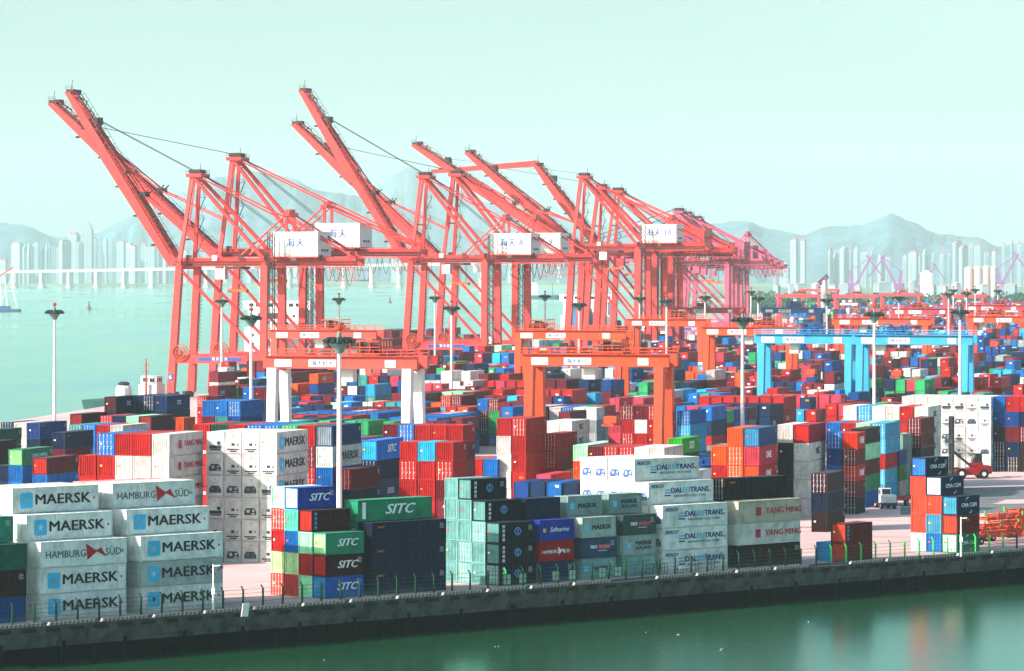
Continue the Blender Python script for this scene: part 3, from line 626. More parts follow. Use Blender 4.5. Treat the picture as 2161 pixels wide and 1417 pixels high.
mid(357, 917, 6, '40h', [['#', '#', '#', D('w', 'red', 'corr', ' with pink lettering'), D('w', 'red', 'door', ' with pink lettering', rods=(.8, .5, .5)), D('w', 'red', 'corr', ' with pink lettering')], C('####wr'), C('####wr'), C('####rb'), C('####r')], 'block above the white bays')
mid(702, 899, 6, '40h', [['#', '#', '#', D('b', end='corr'), D('q', 'star', 'corr', M_), D('d', None, 'corr', hex='1f3f6c', endcol='8a9aa4')], C('###rmr'), C('#####g'), C('#####b'), C('#####b'), C('#####r'), C('#####f'), C('#####r')], 'block behind tall refrigerated one')
mid(795, 930, 5, '40h', [['#', '#', '#', D('d', end='door'), D('b', 'italic', 'corr', BL_, hex='1f74c8', endcol='3ac0e0')]], 'stack behind navy bay')
mid(742, 991, 4, '40h', [['#', '#', D('d'), D('m', end='door', rods=(.9, .8, .75), endcol='b83a34', hex='5c1a20')]], 'stack beside tall lamp mast')
mid(840, 975, 4, '20', [['#', '#', D('m', 'small'), D('t', end='door', hex='3c7f90', rods=(.8, .95, .9))], ['#', '#', D('d')]], 'stack between blue and red', pitch=2.7)
mid(956, 934, 6, '20', [C('###mrr'), C('###rrc'), C('###rrr')], 'front red block')
mid(977, 898, 6, '20', [C('####mr'), C('####rr'), C('####rr'), C('####db'), C('####km')], 'second red block')
mid(1050, 970, 3, '40', [['#', D('b'), D('b', 'ptc')], ['#', '#', D('r')]], 'blue pair behind ring emblems')
mid(1053, 843, 4, '20', [C('bggm'), C('ddmb')], 'tall narrow stack with green ends')
mid(974, 836, 4, '40', [['#', '#', D('b', 'ptc'), D('m')], C('##cr')], 'maroon and blue stack beside green ends')
mid(1110, 884, 5, '40h', [C('##rrr'), ['#', '#', D('w'), D('w'), D('r')]], 'left red tower')
mid(1175, 916, 4, '40h', [C('#rrr')], 'right red tower')
mid(1240, 940, 4, '40', [C('##ol')], 'lime end stack')
mid(1402, 945, 4, '40', [C('##rw'), C('##rw'), C('##rr'), C('##rr'), C('##rm')], 'low red and white block')
mid(1439, 926, 4, '40', [['#', '#', D('f'), D('n', 'plate', 'corr', ' with pale plate', hex='2aa81e')]], 'bright green stack')
mid(1259, 861, 4, '20', [C('#eew'), C('#few'), C('#ewb'), C('#eww')], 'white row under near orange gantry')
mid(1207, 889, 4, '40', [['#', '#', D('q', 'apl'), D('q', 'apl')], C('##tw')], 'pale pair right of red towers')
mid(1393, 858, 5, '40', [C('##rrr'), C('##rwm'), C('##rrm'), C('###p')], 'block between gantry legs')
mid(1456, 868, 5, '40', [C('###cb')], 'sky blue pair right of gantry')
mid(1602, 904, 5, '40h', [['#', '#', D('o', 'one', 'corr', ' with white lettering', hex='b0202a', endcol='d4501e'), D('p', 'one', 'corr', ' with white lettering'), D('d', None, 'corr', hex='24507c', endcol='3a8ab0')], C('##ooo'), C('##ro')], 'orange block')
mid(1707, 897, 5, '40h', [['w', 'q', 'q', D('q', 'apl', 'door'), D('r', None, 'corr', hex='8c1838', endcol='c02418')], C('##kkw')], 'block right of orange one')
mid(1746, 1000, 3, '40h', [[D('m', hex='2c1418'), D('d', hex='14203a'), D('m', None, 'door', hex='341824')]], 'dark shaded stack')  # shadow put into these near-black paints
mid(1809, 914, 5, '20', [[D('k'), D('m', end='door'), D('r', end='door', logo='one', hex='b82418'), D('m', end='door'), D('r', logo='one', hex='c83018')], C('##bib')], 'narrow stack with red lettered sides')
mid(1826, 905, 5, '40', [C('bgmlk')], 'stack peeping behind red lettered one')
mid(1868, 894, 5, '40', [[D('c', end='corr'), D('c', end='door', hex='4ab0cc', rods=(.9, .95, .95)), D('r'), D('c', end='door', hex='3a9cc0', rods=(.9, .95, .95)), D('c', end='door', hex='3a9cc0', rods=(.9, .95, .95))], C('####l'), C('####r'), C('####b')], 'cyan door stack behind tractor')
mid(1899, 953, 3, '20', [[D('p', hex='d0a8a0', name='pinkish'), D('f', hex='3c7a2c', end='corr', name='green striped'), D('d', hex='24487c')]], 'short stack behind tractor')
mid(1885, 888, 5, '20', [['#', '#', '#', '#', D('q', 'star2', 'corr', ' with star mark', hex='9cb8b0')]], 'stack behind cyan doors')
mid(1920, 916, 4, '20', [['#', '#', D('q', None, 'corr', hex='8fa8a0'), D('q', 'star2', 'corr', ' with star mark', hex='8fa8a0')]], 'grey lettered stack')
mid(1944, 884, 5, '40', [C('##kmm')], 'maroon stack before white row')
W_ = D('q', 'apl', 'corr', ' with pink letters', hex='c8d4c8')
mid(1958, 859, 5, '40h', [['#', '#', W_, W_, W_], C('####r'), C('####w'), [*'####', D('w', end='door', rods=(.8, .5, .5))], [*'####', D('b', end='door', hex='3090c8', rods=(.9, .95, 1))], [*'####', D('w', end='door', rods=(.8, .5, .5))]], 'white row left of refrigerated wall')
WW = lambda e: RE(e, hex='c6c2be'); WS = lambda e: RE(e, logo='star', look=M_, hex='c4d0ca')
mid(2091, 838, 5, '40h', [[WS('fan'), WS('hood'), WS('door'), WS('fan'), WS('reefer')], [WW('fan'), WW('fan'), WW('fan'), WW('hood'), WW('fan')], [WW('door'), WW('fan'), WW('fan'), WW('hood'), WW('reefer')], ['#', WW('hood'), WW('hood'), WW('fan'), WW('reefer')], [*'####', WW('door')], [*'####', WW('fan')], [*'####', WW('door')]], 'refrigerated wall at right', pitch=2.5)
mid(2178, 838, 5, '40h', [C('kkmdr'), C('kdmir'), C('dkkib')], 'dark block at right edge')  # lower tiers get dark paints that stand for shadow
# left part of the main yard
mid(99, 967, 4, '40', [[*'##', D('b'), D('m', None, 'corr', hex='5a2028', endcol='b02a28')]], 'maroon stack above left bays')
mid(47, 949, 4, '40', [[*'##', D('b'), D('g', 'ship', 'corr', ' with pale lettering', hex='2f7f5c', endcol='8ee08a')], [*'##', D('d')]], 'green stack near left edge')
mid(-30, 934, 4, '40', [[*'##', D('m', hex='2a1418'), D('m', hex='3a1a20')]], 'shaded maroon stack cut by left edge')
mid(137, 913, 4, '40h', [[*'##', D('m'), D('d', 'orange', 'corr', hex='142244')]], 'navy pair at left')
mid(-16, 908, 4, '40h', [[*'###', D('f', hex='1c5a4c')]], 'dark green stack cut by left edge')
mid(84, 893, 4, '40h', [[*'##', D('d', 'ptc'), D('b', 'orange', 'corr', hex='1a3a74')], C('###w'), C('###d')], 'blue row near left mast')
mid(259, 898, 4, '40h', [[*'###', D('w', None, 'corr', hex='c4c8c4')], C('###r'), C('###b'), C('###t')], 'row with white end at left')
mid(319, 879, 4, '40h', [[*'##r', D('m', None, 'corr', hex='4a1c24', endcol='a03028')], C('##gl'), C('##bd'), C('##rr')], 'row with lime end at left')
mid(388, 882, 4, '20', [C('##oo')], 'orange pair at left')
mid(173, 874, 4, '40h', [[*'###', D('m', None, 'corr', hex='3c1824', endcol='8a2028')]], 'maroon box nearest the left water')
mid(245, 838, 5, '40h', [[*'###', D('d'), D('d', 'ptc', 'corr', hex='131c34', endcol='5c1c24')]], 'navy box below white tug')
mid(352, 836, 5, '40h', [[*'###', D('d'), D('d', 'ptc', hex='15305c')], C('###dd'), C('###dd')], 'navy row below first crane')
mid(460, 836, 4, '20', [C('##rm'), C('##rr')], 'red pair below first crane')
mid(507, 847, 5, '40h', [C('##dib'), C('##dtb'), C('##rmb')], 'deep blue row below crane')
mid(560, 818, 5, '40h', [C('###dm'), C('###bb')], 'blue and maroon pair behind deep blue row')
print('named containers', N_THINGS)

# ================================================================ the rest of the yard (past the first three hundred): one mass
def yard_box_mat():
    m = mat('far_container_paint', (1, 1, 1), .6, .2, .35, spec=.1, rust=.5); t = m.node_tree; n = t.nodes; b = n['Principled BSDF']
    a = n.new('ShaderNodeAttribute'); a.attribute_name = 'paint'
    gm = n.new('ShaderNodeMix'); gm.data_type = 'RGBA'; gm.blend_type = 'MULTIPLY'; gm.inputs['Factor'].default_value = 1
    src = b.inputs['Base Color'].links[0].from_socket
    t.links.new(a.outputs['Color'], gm.inputs[6]); t.links.new(src, gm.inputs[7]); t.links.new(gm.outputs[2], b.inputs['Base Color'])
    return m
class Mass:
    def __init__(s): s.v = []; s.f = []; s.c = []
    def box(s, o, ux, uy, L, wd, z0, z1, col):
        i = len(s.v)
        for z in (z0, z1):
            for a, b in ((0, 0), (1, 0), (1, 1), (0, 1)):
                s.v.append((o[0]+ux[0]*L*a+uy[0]*wd*b, o[1]+ux[1]*L*a+uy[1]*wd*b, z))
        s.f += [(i+4, i+5, i+6, i+7), (i, i+1, i+5, i+4), (i+1, i+2, i+6, i+5), (i+2, i+3, i+7, i+6), (i+3, i, i+4, i+7)]; s.c += [col]*5
    def quad(s, pts, col):
        i = len(s.v); s.v += pts; s.f.append((i, i+1, i+2, i+3)); s.c.append(col)
    def container(s, o, ux, uy, size, z, col):        # o: ground corner at the near end, ux along, uy away from the camera side
        L, h = LEN[size], HT[size]
        fr = tuple(x*.8 for x in col)
        s.box((o[0]+ux[0]*.05+uy[0]*.04, o[1]+ux[1]*.05+uy[1]*.04), ux, uy, L-.1, W-.08, z+.06, z+h-.02, col)
        for a, b in ((0, 0), (0, W-.13), (L-.13, 0)):
            s.box((o[0]+ux[0]*a+uy[0]*b, o[1]+ux[1]*a+uy[1]*b), ux, uy, .13, .13, z, z+h, fr)
        q = rng.random()
        def ept(d, zz): return (o[0]+uy[0]*d+ux[0]*.02, o[1]+uy[1]*d+ux[1]*.02, z+zz)
        def spt(d, zz): return (o[0]+ux[0]*d+uy[0]*.015, o[1]+ux[1]*d+uy[1]*.015, z+zz)
        if q < .35: a = rng.uniform(.3, 1.0); zz = rng.uniform(1.4, 1.9); c = (.75, .75, .72) if rng.random() < .7 else (.6, .2, .05); s.quad([ept(a+rng.uniform(.4, 1.0), zz), ept(a, zz), ept(a, zz+.4), ept(a+.7, zz+.4)], c)
        if q > .75: a = rng.uniform(1, L*.4); s.quad([spt(a, .8), spt(a+L*.25, .8), spt(a+L*.25, 1.7), spt(a, 1.7)], tuple(min(1, x*.6+.28) for x in col))
    def build(s, name):
        me = bpy.data.meshes.new(name); me.from_pydata(s.v, [], s.f); me.materials.append(yard_box_mat())
        at_ = me.attributes.new('paint', 'FLOAT_COLOR', 'CORNER'); buf = []
        for f, c in zip(s.f, s.c): buf += [*c, 1.0]*len(f)
        at_.data.foreach_set('color', buf); me.update(); return obj(name, me)
ms = Mass()
for ctr, sz, ch, rz in FILL:
    ux = (math.cos(rz), math.sin(rz)); uy = (-math.sin(rz), math.cos(rz)); L = LEN[sz]
    ms.container((ctr.x-ux[0]*L/2-uy[0]*W/2, ctr.y-ux[1]*L/2-uy[1]*W/2), ux, uy, sz, ctr.z, lin(ch))
Pb = bpt(560, -3)
def inside_yard(p):
    if p.y < Pb.y-10: return uvm(p)[1] > -424
    return p.x > Pb.x+70*(p.y-Pb.y)/900+62
wts = 'rrrrrrmmmmmmmmpppbbbbbbddddddiiicctttgglwwwqqeo'
ux, uy = (UM.x, UM.y), (-VM.x, -VM.y)
RTG_OCC = []
def fill_yard():
    cnt = 0
    for k in range(-26, 9):
        v0 = -366+29*k; u = 560.0+(k % 3)*2.0
        while u < 3500:
            size = rng.choice(['40h', '40', '40', '20']); L = LEN[size]
            bias = rng.choice([0, 0, 1, 1, -1]); mono = rng.choice(wts) if rng.random() < .6 else None
            if rng.random() < .12: u += L+.5; continue
            nb = rng.gauss(3.4+bias*.8, .7)
            for j in range(7):
                v = v0+4.2+2.75*j+W                 # camera-side edge of this column
                p = UM*u+VM*v; Y = p.y; x = CX+F*p.x/Y
                if x < -90 or x > 2260 or Y < 640: continue
                if not inside_yard(p): continue
                if any(a-L < u < b and c-.2 < v < d+W for a, b, c, d in OCC): continue
                if any(a-L < u < b and c < v < d+W for a, b, c, d in RTG_OCC): continue
                if x < 455 and Y > 800: continue
                if x > 1660 and Y < 860 and not (x > 2120 and Y > 800): continue
                if 985 < x < 1075 and Y < 890: continue
                n = max(1, min(5, int(rng.gauss(nb, .55)+.3)))
                if Y < 800: n = min(n, 2)
                elif Y < 930: n = min(n, 3 if x < 1000 else 4)
                z = 0.0; colm = rng.choice(wts)
                for t in range(n):
                    ch = mono if mono and rng.random() < .8 else (colm if rng.random() < .45 else rng.choice(wts)); c = lin(PAL[ch][0]); f = rng.uniform(.8, 1.2)
                    if t >= n-3: ms.container((p.x, p.y), ux, uy, size, z, tuple(min(1, a*f) for a in c)); cnt += 1
                    z += HT[size]+.012
            u += L+rng.choice([.4, .4, .4, .9, 5.0])
    return cnt
rng.seed(5)
# ================================================================ ship-to-shore cranes
CRED = mat('crane_red', 'd63836', .5, .16, .25, rust=.25); CDK = mat('crane_machinery', '3a2a2a', .6, .2, .8); ROPE = mat('wire_rope', '2e3434', .6, .1)
HOUSE = mat('house_white', 'dcdcd4', .5, .06, .2, rust=.3); SIGNB = mat('sign_blue', '1c4a8c', .5, .05); SIGNW = mat('sign_white', 'ece8e0', .5, .05)
RZC = math.atan2(-VM.y, -VM.x)
def railing(mb, p, q, h=1.1, step=2.4, r=.045):
    p, q = Vector(p), Vector(q); n = max(1, int((q-p).length/step)); up = Vector((0, 0, 1))
    for k in (h, h*.5): mb.bar(p+up*k, q+up*k, r*2)
    for i in range(n+1): c = p.lerp(q, i/n); mb.bar(c, c+up*h, r*2)
CFAR = mat('crane_haze_pink', 'b8506a', .6, .16, .25, rust=.2)  # haze fade of the far cranes put into their paint
def sts_crane(A, zg, za, ang, blen, label, fold=None, back=28.0, hm=None, hoff=11.5, paint=None, num=None, sign='海天', rzoff=0.0, big=False, rear=True):
    G, hw = 30.0, 8.5
    xd = Vector((math.cos(RZC), math.sin(RZC), 0)); yd = Vector((-math.sin(RZC), math.cos(RZC), 0))
    t = thing('quay_crane', label, 'crane', A-xd*G-yd*hw, RZC, 'ship to shore cranes along the berth')
    P = lambda nm, mb, m=None, par=None: mb.build(nm, (m if m and m is not CRED else (paint or CRED)), par or t)
    W_ = 2.4 if big else 2.0; xt = G-2.4
    for s in (1, -1):
        mb = MB(); mb.bar((G, s*hw, 1.6), (xt, s*(hw-1.0), zg-1), W_, W_*1.15, W_*.9, W_); P('leg', mb)
        mb = MB(); mb.bar((0, s*hw, 1.6), (0, s*(hw-1.0), zg-1), W_, W_*1.1); P('leg', mb)
        mb = MB(); mb.bar((G-.8, s*(hw-.2), 12), (.6, s*(hw-.2), 12), 1.3, 2.6); P('portal_beam', mb)
        mb = MB(); mb.tube((xt, s*(hw-.9), zg-2), (.5, s*(hw-.3), 13), .5, 10); P('diagonal_brace', mb)
        mb = MB(); mb.bar((G+.2, -s*0+s*(hw+1.5), 1.4), (G+.2, s*2.5, 1.4), 1.0, 1.0)
        for k in range(4): mb.tube((G-.25, s*(3.2+k*2), .5), (G+.65, s*(3.2+k*2), .5), .5, 10)
        P('bogie', mb, CDK)
        mb = MB(); mb.bar((0, s*(hw+1.5), 1.4), (0, s*2.5, 1.4), 1.0, 1.0)
        for k in range(4): mb.tube((-.45, s*(3.2+k*2), .5), (.45, s*(3.2+k*2), .5), .5, 10)
        P('bogie', mb, CDK)
    for x in (G, 0):
        mb = MB(); mb.bar((x, -hw, 12), (x, hw, 12), 1.2, 2.2); P('sill_beam', mb)
        mb = MB(); mb.bar((x if x == 0 else xt, -hw, zg-1.2), (x if x == 0 else xt, hw, zg-1.2), 1.4, 2.0); P('upper_beam', mb)
    # girders
    gy = 3.3
    for s in (1, -1):
        mb = MB(); mb.bar((G+2.5, s*gy, zg), (-back, s*gy, zg), 1.25, 2.5); P('girder', mb)
        mb = MB(); railing(mb, (G+1, s*(gy+1.6), zg+.4), (-back, s*(gy+1.6), zg+.4), 1.1, 3.0); mb.bar((G+1, s*(gy+1.2), zg+.35), (-back, s*(gy+1.2), zg+.35), 1.0, .1); P('walkway', mb)
    for x in (-back+.6, -back*.5, 8, 18): mb = MB(); mb.bar((x, -gy, zg+.6), (x, gy, zg+.6), .8, 1.0); P('cross_tie', mb)
    # A-frame
    ax, ay = xt-2.5, 2.6
    mb = MB(); mb.cbox((ax-.5, 0, za), (5.0, 7.6, 1.1)); P('apex_platform', mb)
    mb = MB()
    for q in range(3): mb.tube((ax-1.5+q*1.2, -2.6, za+1.2), (ax-1.5+q*1.2, 2.6, za+1.2), .7, 10)
    railing(mb, (ax-3, -3.7, za+.5), (ax-3, 3.7, za+.5)); railing(mb, (ax+2, 3.7, za+.5), (ax-3, 3.7, za+.5)); mb.bar((ax-2.5, 3, za+.5), (ax-2.5, 3, za+3.4), .15); P('sheaves', mb, CDK)
    for s in (1, -1):
        mb = MB(); mb.bar((xt+.5, s*(hw-2.2), zg), (ax, s*ay, za), 1.1, 1.2, .9, .9); P('mast_leg', mb)
        mb = MB(); mb.tube((ax, s*ay, za-.4), (1.0, s*(hw-2.8), zg+1), .62, 10); P('mast_strut', mb)
        mb = MB(); mb.tube((ax-1, s*(ay+.3), za), (-back+2.5, s*gy, zg+2.6), .24, 8); P('back_stay', mb)
        mb = MB(); mb.bar((-back+2.5, s*gy, zg+1), (-back+2.5, s*gy, zg+3.2), .8); P('stay_anchor', mb)
    mb = MB(); mb.bar((ax+1, -ay*1.7, zg+(za-zg)*.42), (ax+1, ay*1.7, zg+(za-zg)*.42), .5); P('mast_tie', mb)
    if rear:
        rx, rz_ = -5.5, zg+14.5
        mb = MB(); mb.cbox((rx, 0, rz_), (2.2, 8.4, 1.0)); mb.cbox((rx, 0, rz_+1.0), (1.4, 5.0, 1.0)); P('rear_mast_head', mb)
        for s in (1, -1):
            mb = MB(); mb.bar((rx, s*gy, zg+1), (rx, s*3.4, rz_), .8); P('rear_mast', mb)
            mb = MB(); mb.tube((rx, s*3.4, rz_), (9, s*gy, zg+2.2), .30, 8); P('rear_stay', mb)
            mb = MB(); mb.tube((rx, s*3.4, rz_), (-back+1, s*gy, zg+1.4), .30, 8); P('rear_stay', mb)
    # boom
    hx, hz = G+2.5, zg; ca, sa = math.cos(R(ang)), math.sin(R(ang))
    tip = (hx+blen*ca, hz+blen*sa) if not fold else (hx+fold*ca, hz+fold*sa)
    nx, nz = -sa, ca
    for s in (1, -1):
        mb = MB(); mid_ = ((hx+tip[0])/2, (hz+tip[1])/2)
        mb.bar((hx-.6, s*gy*.8, hz), (hx+(tip[0]-hx)*.62, s*gy*.8, hz+(tip[1]-hz)*.62), 1.25, 3.0, 1.25, 3.7)
        mb.bar((hx+(tip[0]-hx)*.615, s*gy*.8, hz+(tip[1]-hz)*.615), (tip[0], s*gy*.8, tip[1]), 1.22, 3.6, 1.1, 1.5); P('boom', mb)
        if fold:
            mb = MB(); mb.bar((tip[0]-.5, s*gy*.8, tip[1]+.5), (tip[0]+blen-fold, s*gy*.8, tip[1]-2.6), 1.2, 2.3, 1.1, 1.5); P('outer_boom', mb)
        # walkway along the upper edge
        mb = MB(); n = 22; L = fold or blen; pr = None
        for i in range(n+1):
            d = 2+(L-4)*i/n; b = Vector((hx+ca*d+nx*1.4, s*(gy*.8+.95), hz+sa*d+nz*1.4)); e = b+Vector((nx, 0, nz))*1.1; mb.bar(b, e, .10)
            if pr: mb.bar(pr[1], e, .09); mb.bar(pr[0], b, .5, .12)
            pr = (b, e)
        P('boom_walkway', mb, CDK if s < 0 else CRED)
        # fore stays folded against the boom
        if not fold:
            j1 = Vector((hx+ca*blen*.36+nx*3.4, s*1.9, hz+sa*blen*.36+nz*3.4)); top = Vector((ax+1, s*2.2, za)); j2 = Vector((hx+ca*blen*.78+nx*1.7, s*1.9, hz+sa*blen*.78+nz*1.7)); j3 = Vector((hx+ca*blen*.60+nx*2.2, s*1.9, hz+sa*blen*.60+nz*2.2))
            low = Vector((ax+3.5, s*2.2, zg+(za-zg)*.35))
            mb = MB(); mb.bar(top, low, .38); mb.bar(low, j1, .38); mb.bar(j1, j3, .40); mb.bar(j3, j2, .40); P('fore_stay', mb)
            mb = MB(); mb.cbox(j1, (1.6, .8, 1.6)); mb.bar(j1, j1+Vector((nx, 0, nz))*2.2, .35); P('stay_joint', mb, CDK)
    mb = MB(); n = 26
    for i in range(n):
        d0, d1 = 3+((fold or blen)-6)*i/n, 3+((fold or blen)-6)*(i+1)/n; sg_ = 1 if i % 2 else -1
        for o_ in (2.15, -.9): mb.bar((hx+ca*d0+nx*o_, -sg_*gy*.7, hz+sa*d0+nz*o_), (hx+ca*d1+nx*o_, sg_*gy*.7, hz+sa*d1+nz*o_), .22)
        if i % 4 == 1: mb.bar((hx+ca*d0+nx*1.9, gy*.75, hz+sa*d0+nz*1.9), (hx+ca*d0+nx*3.3, gy*.75, hz+sa*d0+nz*3.3), .5)
    mb.bar((hx+ca*3+nx*2.2, 1.8, hz+sa*3+nz*2.2), (hx+ca*(fold or blen)*.95+nx*1.7, 1.8, hz+sa*(fold or blen)*.95+nz*1.7), .9, .45); P('boom_lattice', mb, CDK)
    mb = MB(); q0 = Vector((xt+.5, -hw+2.2, zg)); q1 = Vector((ax, -ay, za)); pp = None
    for i in range(9):
        c = q0.lerp(q1, i/8)+Vector((-1.3, 0, 0)); mb.box((c.x-1.2, c.y-.5, c.z-.06), (c.x+.6, c.y+.5, c.z+.06)); railing(mb, c+Vector((-1.2, .5, 0)), c+Vector((.6, .5, 0)), 1.0, 1.8, .04)
        if pp: mb.bar(pp+Vector((-.9 if i % 2 else .4, 0, 0)), c+Vector((.4 if i % 2 else -.9, 0, 0)), .35, .1)
        pp = c
    P('mast_stairs', mb, CDK)
    for f_ in ((.15, .35, .55, .75, .96) if not fold else (.3, .7)):
        d = (fold or blen)*f_; mb = MB(); mb.bar((hx+ca*d, -gy*.8, hz+sa*d), (hx+ca*d, gy*.8, hz+sa*d), .7, 1.0); P('boom_tie', mb)
    L = fold or blen
    mb = MB(); d = L*.99; c = Vector((hx+ca*d+nx*1.0, 0, hz+sa*d+nz*1.0)); mb.cbox(c, (2.4, 6.4, 1.0)); mb.cbox(c+Vector((-1.5*ca, 0, .9-1.5*sa)), (1.6, 3.6, 1.6)); railing(mb, c+Vector((-1, 3, .4)), c+Vector((1.4, 3, .4))); mb.bar(c+Vector((0, 2, .5)), c+Vector((-.4, 2, 3.4)), .14); P('boom_tip_platform', mb, CDK)
    d = L*.80; c = Vector((hx+ca*d+nx*1.9, 0, hz+sa*d+nz*1.9)); mb = MB(); mb.cbox(c, (3.0, 4.6, 1.8)); mb.cbox(c+Vector((nx*1.0, 0, nz*1.0)), (1.8, 3.4, 1.6)); P('sheave_block', mb, CDK)
    if not fold:
        for k in range(4):
            y = -1.5+k; mb = MB(); mb.tube((ax+.8, y, za+1.5), (hx+ca*L*.80+nx*3, y*.8, hz+sa*L*.80+nz*3), .055, 5); P('hoist_rope', mb, ROPE)
    # machinery house
    hl, hd_, hh = (14.5, 12.0, 7.2); h0 = -back+hoff; HOUSE = hm or globals()['HOUSE']
    ho = MB(); ho.box((h0, -hd_/2, zg+1.7), (h0+hl, hd_/2, zg+1.7+hh)); ho = P('machinery_house', ho, HOUSE)
    mb = MB(); mb.box((h0-.15, -hd_/2-.15, zg+1.7+hh), (h0+hl+.15, hd_/2+.15, zg+1.95+hh)); P('roof', mb, HOUSE, ho)
    for k in range(3): mb = MB(); mb.box((h0-.06, -3.4+k*2.3, zg+3.2), (h0, -1.9+k*2.3, zg+3.9)); P('louvre', mb, CDK, ho)
    mb = MB(); mb.box((h0-.5, -hd_/2-.8, zg+1.4), (h0+hl+.5, hd_/2+.8, zg+1.68)); railing(mb, (h0-.4, hd_/2+.7, zg+1.6), (h0+hl+.4, hd_/2+.7, zg+1.6)); P('house_deck', mb)
    sg = obj('lettering', text_mesh(sign, 3.0, .05, 0, 1.1, mat_=SIGNB), ho, (h0+hl*.5, hd_/2+.03, zg+5.7), rot=(0, 0, R(180)))
    mb = MB(); mb.bar((G+1, gy+.72, zg-.75), (-back, gy+.72, zg-.75), .22, .4); P('cable_tray', mb, CDK)
    for q in range(6): mb = MB(); x_ = G-5-q*8.5; mb.box((x_, gy+.7, zg+.5), (x_+1.6, gy+1.5, zg+2.1)); P('electric_cabinet', mb, HOUSE if q % 3 == 1 else CDK)
    for y_ in (-1.2, -.4, .4, 1.2): mb = MB(); mb.tube((ax-1.5, y_, za+1.0), (h0+hl-1, y_*2, zg+1.9+hh), .06, 5); P('hoist_rope', mb, ROPE)
    for s in (1, -1):
        mb = MB(); z_ = 14.0
        while z_ < zg-3: f2 = (z_-1.6)/(zg-2.6); xx = G+(xt-G)*f2-1.5; mb.bar((xx, s*hw+.9, z_), (xx, s*hw-.9, z_), .12); mb.bar((xx-.5, s*hw+.9, z_), (xx, s*hw+.9, z_+1.2), .10); z_ += 1.2
        P('leg_ladder', mb, CDK)
    for q in range(5): mb = MB(); d_ = L*(.12+.17*q); mb.cbox((hx+ca*d_-nx*1.9, 0, hz+sa*d_-nz*1.9), (.5, 6.6, .5)); mb.cbox((hx+ca*d_-nx*2.1, 3.0, hz+sa*d_-nz*2.1), (.7, .7, .5)); P('boom_floodlight', mb, CDK)
    # trolley, cab, spreader, festoon
    mb = MB(); mb.box((9, -4.2, zg-2.1), (14, 4.2, zg-1.35)); P('trolley', mb, CDK)
    mb = MB(); mb.box((14.2, 1.5, zg-5.2), (17.2, 4.4, zg-2.0)); P('operator_cab', mb, HOUSE)
    mb = MB(); mb.box((8.4, -.9, zg-9.0), (14.6, .9, zg-8.2)); mb.box((8.4, -1.2, zg-9.3), (9.2, 1.2, zg-8.6)); mb.box((13.8, -1.2, zg-9.3), (14.6, 1.2, zg-8.6)); P('spreader', mb, mat('spreader_orange', 'd85a20', .5, .1))
    for xx in (9.4, 13.4):
        for yy in (-.6, .6): mb = MB(); mb.tube((xx, yy, zg-8.2), (xx, yy, zg-2), .05, 5); P('hoist_rope', mb, ROPE)
    mb = MB(); mb.bar((4, gy+2.6, zg-1.6), (-back, gy+2.6, zg-1.6), .25); P('festoon_rail', mb)
    x = 3.0; i = 0
    while x > -back+1:
        dl = 2.6 if i % 3 else 1.5; dep = rng.uniform(2.4, 6.0); pts = [Vector((x-dl*q/6, gy+2.6, zg-1.7-dep*4*(q/6)*(1-q/6))) for q in range(7)]
        mb = MB(); mb.poly(pts, .075, 5); P('festoon_cable', mb, RUBBER); x -= dl; i += 1
    # tail frame under the girder end
    mb = MB()
    for s in (1, -1):
        for zz in (zg-2.4, zg-5.6): mb.bar((-back+8, s*(gy+2), zz), (-back-1, s*(gy+2), zz), .18)
        for q in range(5): mb.bar((-back+8-q*2.2, s*(gy+2), zg-1.2), (-back+8-q*2.2-(1.1 if q % 2 else 0), s*(gy+2), zg-5.6), .14)
    for q in range(5): mb.bar((-back+8-q*2.2, -gy-2, zg-5.6), (-back+8-q*2.2, gy+2, zg-5.6), .14)
    P('service_frame', mb)
    # lift and stair tower on the landside leg
    mb = MB()
    for a, b in ((-1.9, hw-.2), (-1.9, hw+1.6), (-3.5, hw-.2), (-3.5, hw+1.6)): mb.bar((a, b, 2), (a, b, zg+9), .22)
    z = 3.0
    while z < zg+8:
        for p, q in (((-1.9, hw+1.6), (-3.5, hw+1.6)), ((-1.9, hw-.2), (-1.9, hw+1.6)), ((-3.5, hw-.2), (-3.5, hw+1.6))): mb.bar((*p, z), (*q, z), .14); mb.bar((*p, z), (*q, z+1.8), .10)
        z += 1.8
    P('lift_tower', mb, CDK)
    mb = MB(); mb.box((-3.4, hw-.1, zg*.30), (-2.0, hw+1.5, zg*.30+2.6)); P('lift_car', mb, HOUSE)
    mb = MB(); z = 4.0
    while z < zg-2:
        mb.box((.9, -hw+.2, z), (2.6, -hw+1.5, z+.12)); railing(mb, (.9, -hw+1.5, z), (2.6, -hw+1.5, z), 1.0, 1.7); mb.bar((1.0, -hw+1.0, z), (2.4, -hw+1.0, z+3.2), .3, .1); z += 3.2
    P('stairs', mb)
    # cable reel
    mb = MB(); cx_, cz = G-3.4, 14.0
    for k in range(16):
        a, b = 2*math.pi*k/16, 2*math.pi*(k+1)/16
        for r in (2.45, 1.6): mb.bar((cx_+r*math.cos(a), hw+.9, cz+r*math.sin(a)), (cx_+r*math.cos(b), hw+.9, cz+r*math.sin(b)), .45, .22)
        mb.bar((cx_, hw+.9, cz), (cx_+2.4*math.cos(a), hw+.9, cz+2.4*math.sin(a)), .16)
    mb.tube((cx_, hw, cz), (cx_, hw+1.4, cz), .6, 12); P('cable_reel', mb, mat('reel_orange', 'b8442a', .6, .2))
    mb = MB(); mb.box((7, hw+.46, 11.5), (21, hw+.52, 12.6)); pl = P('name_plate', mb, SIGNB)
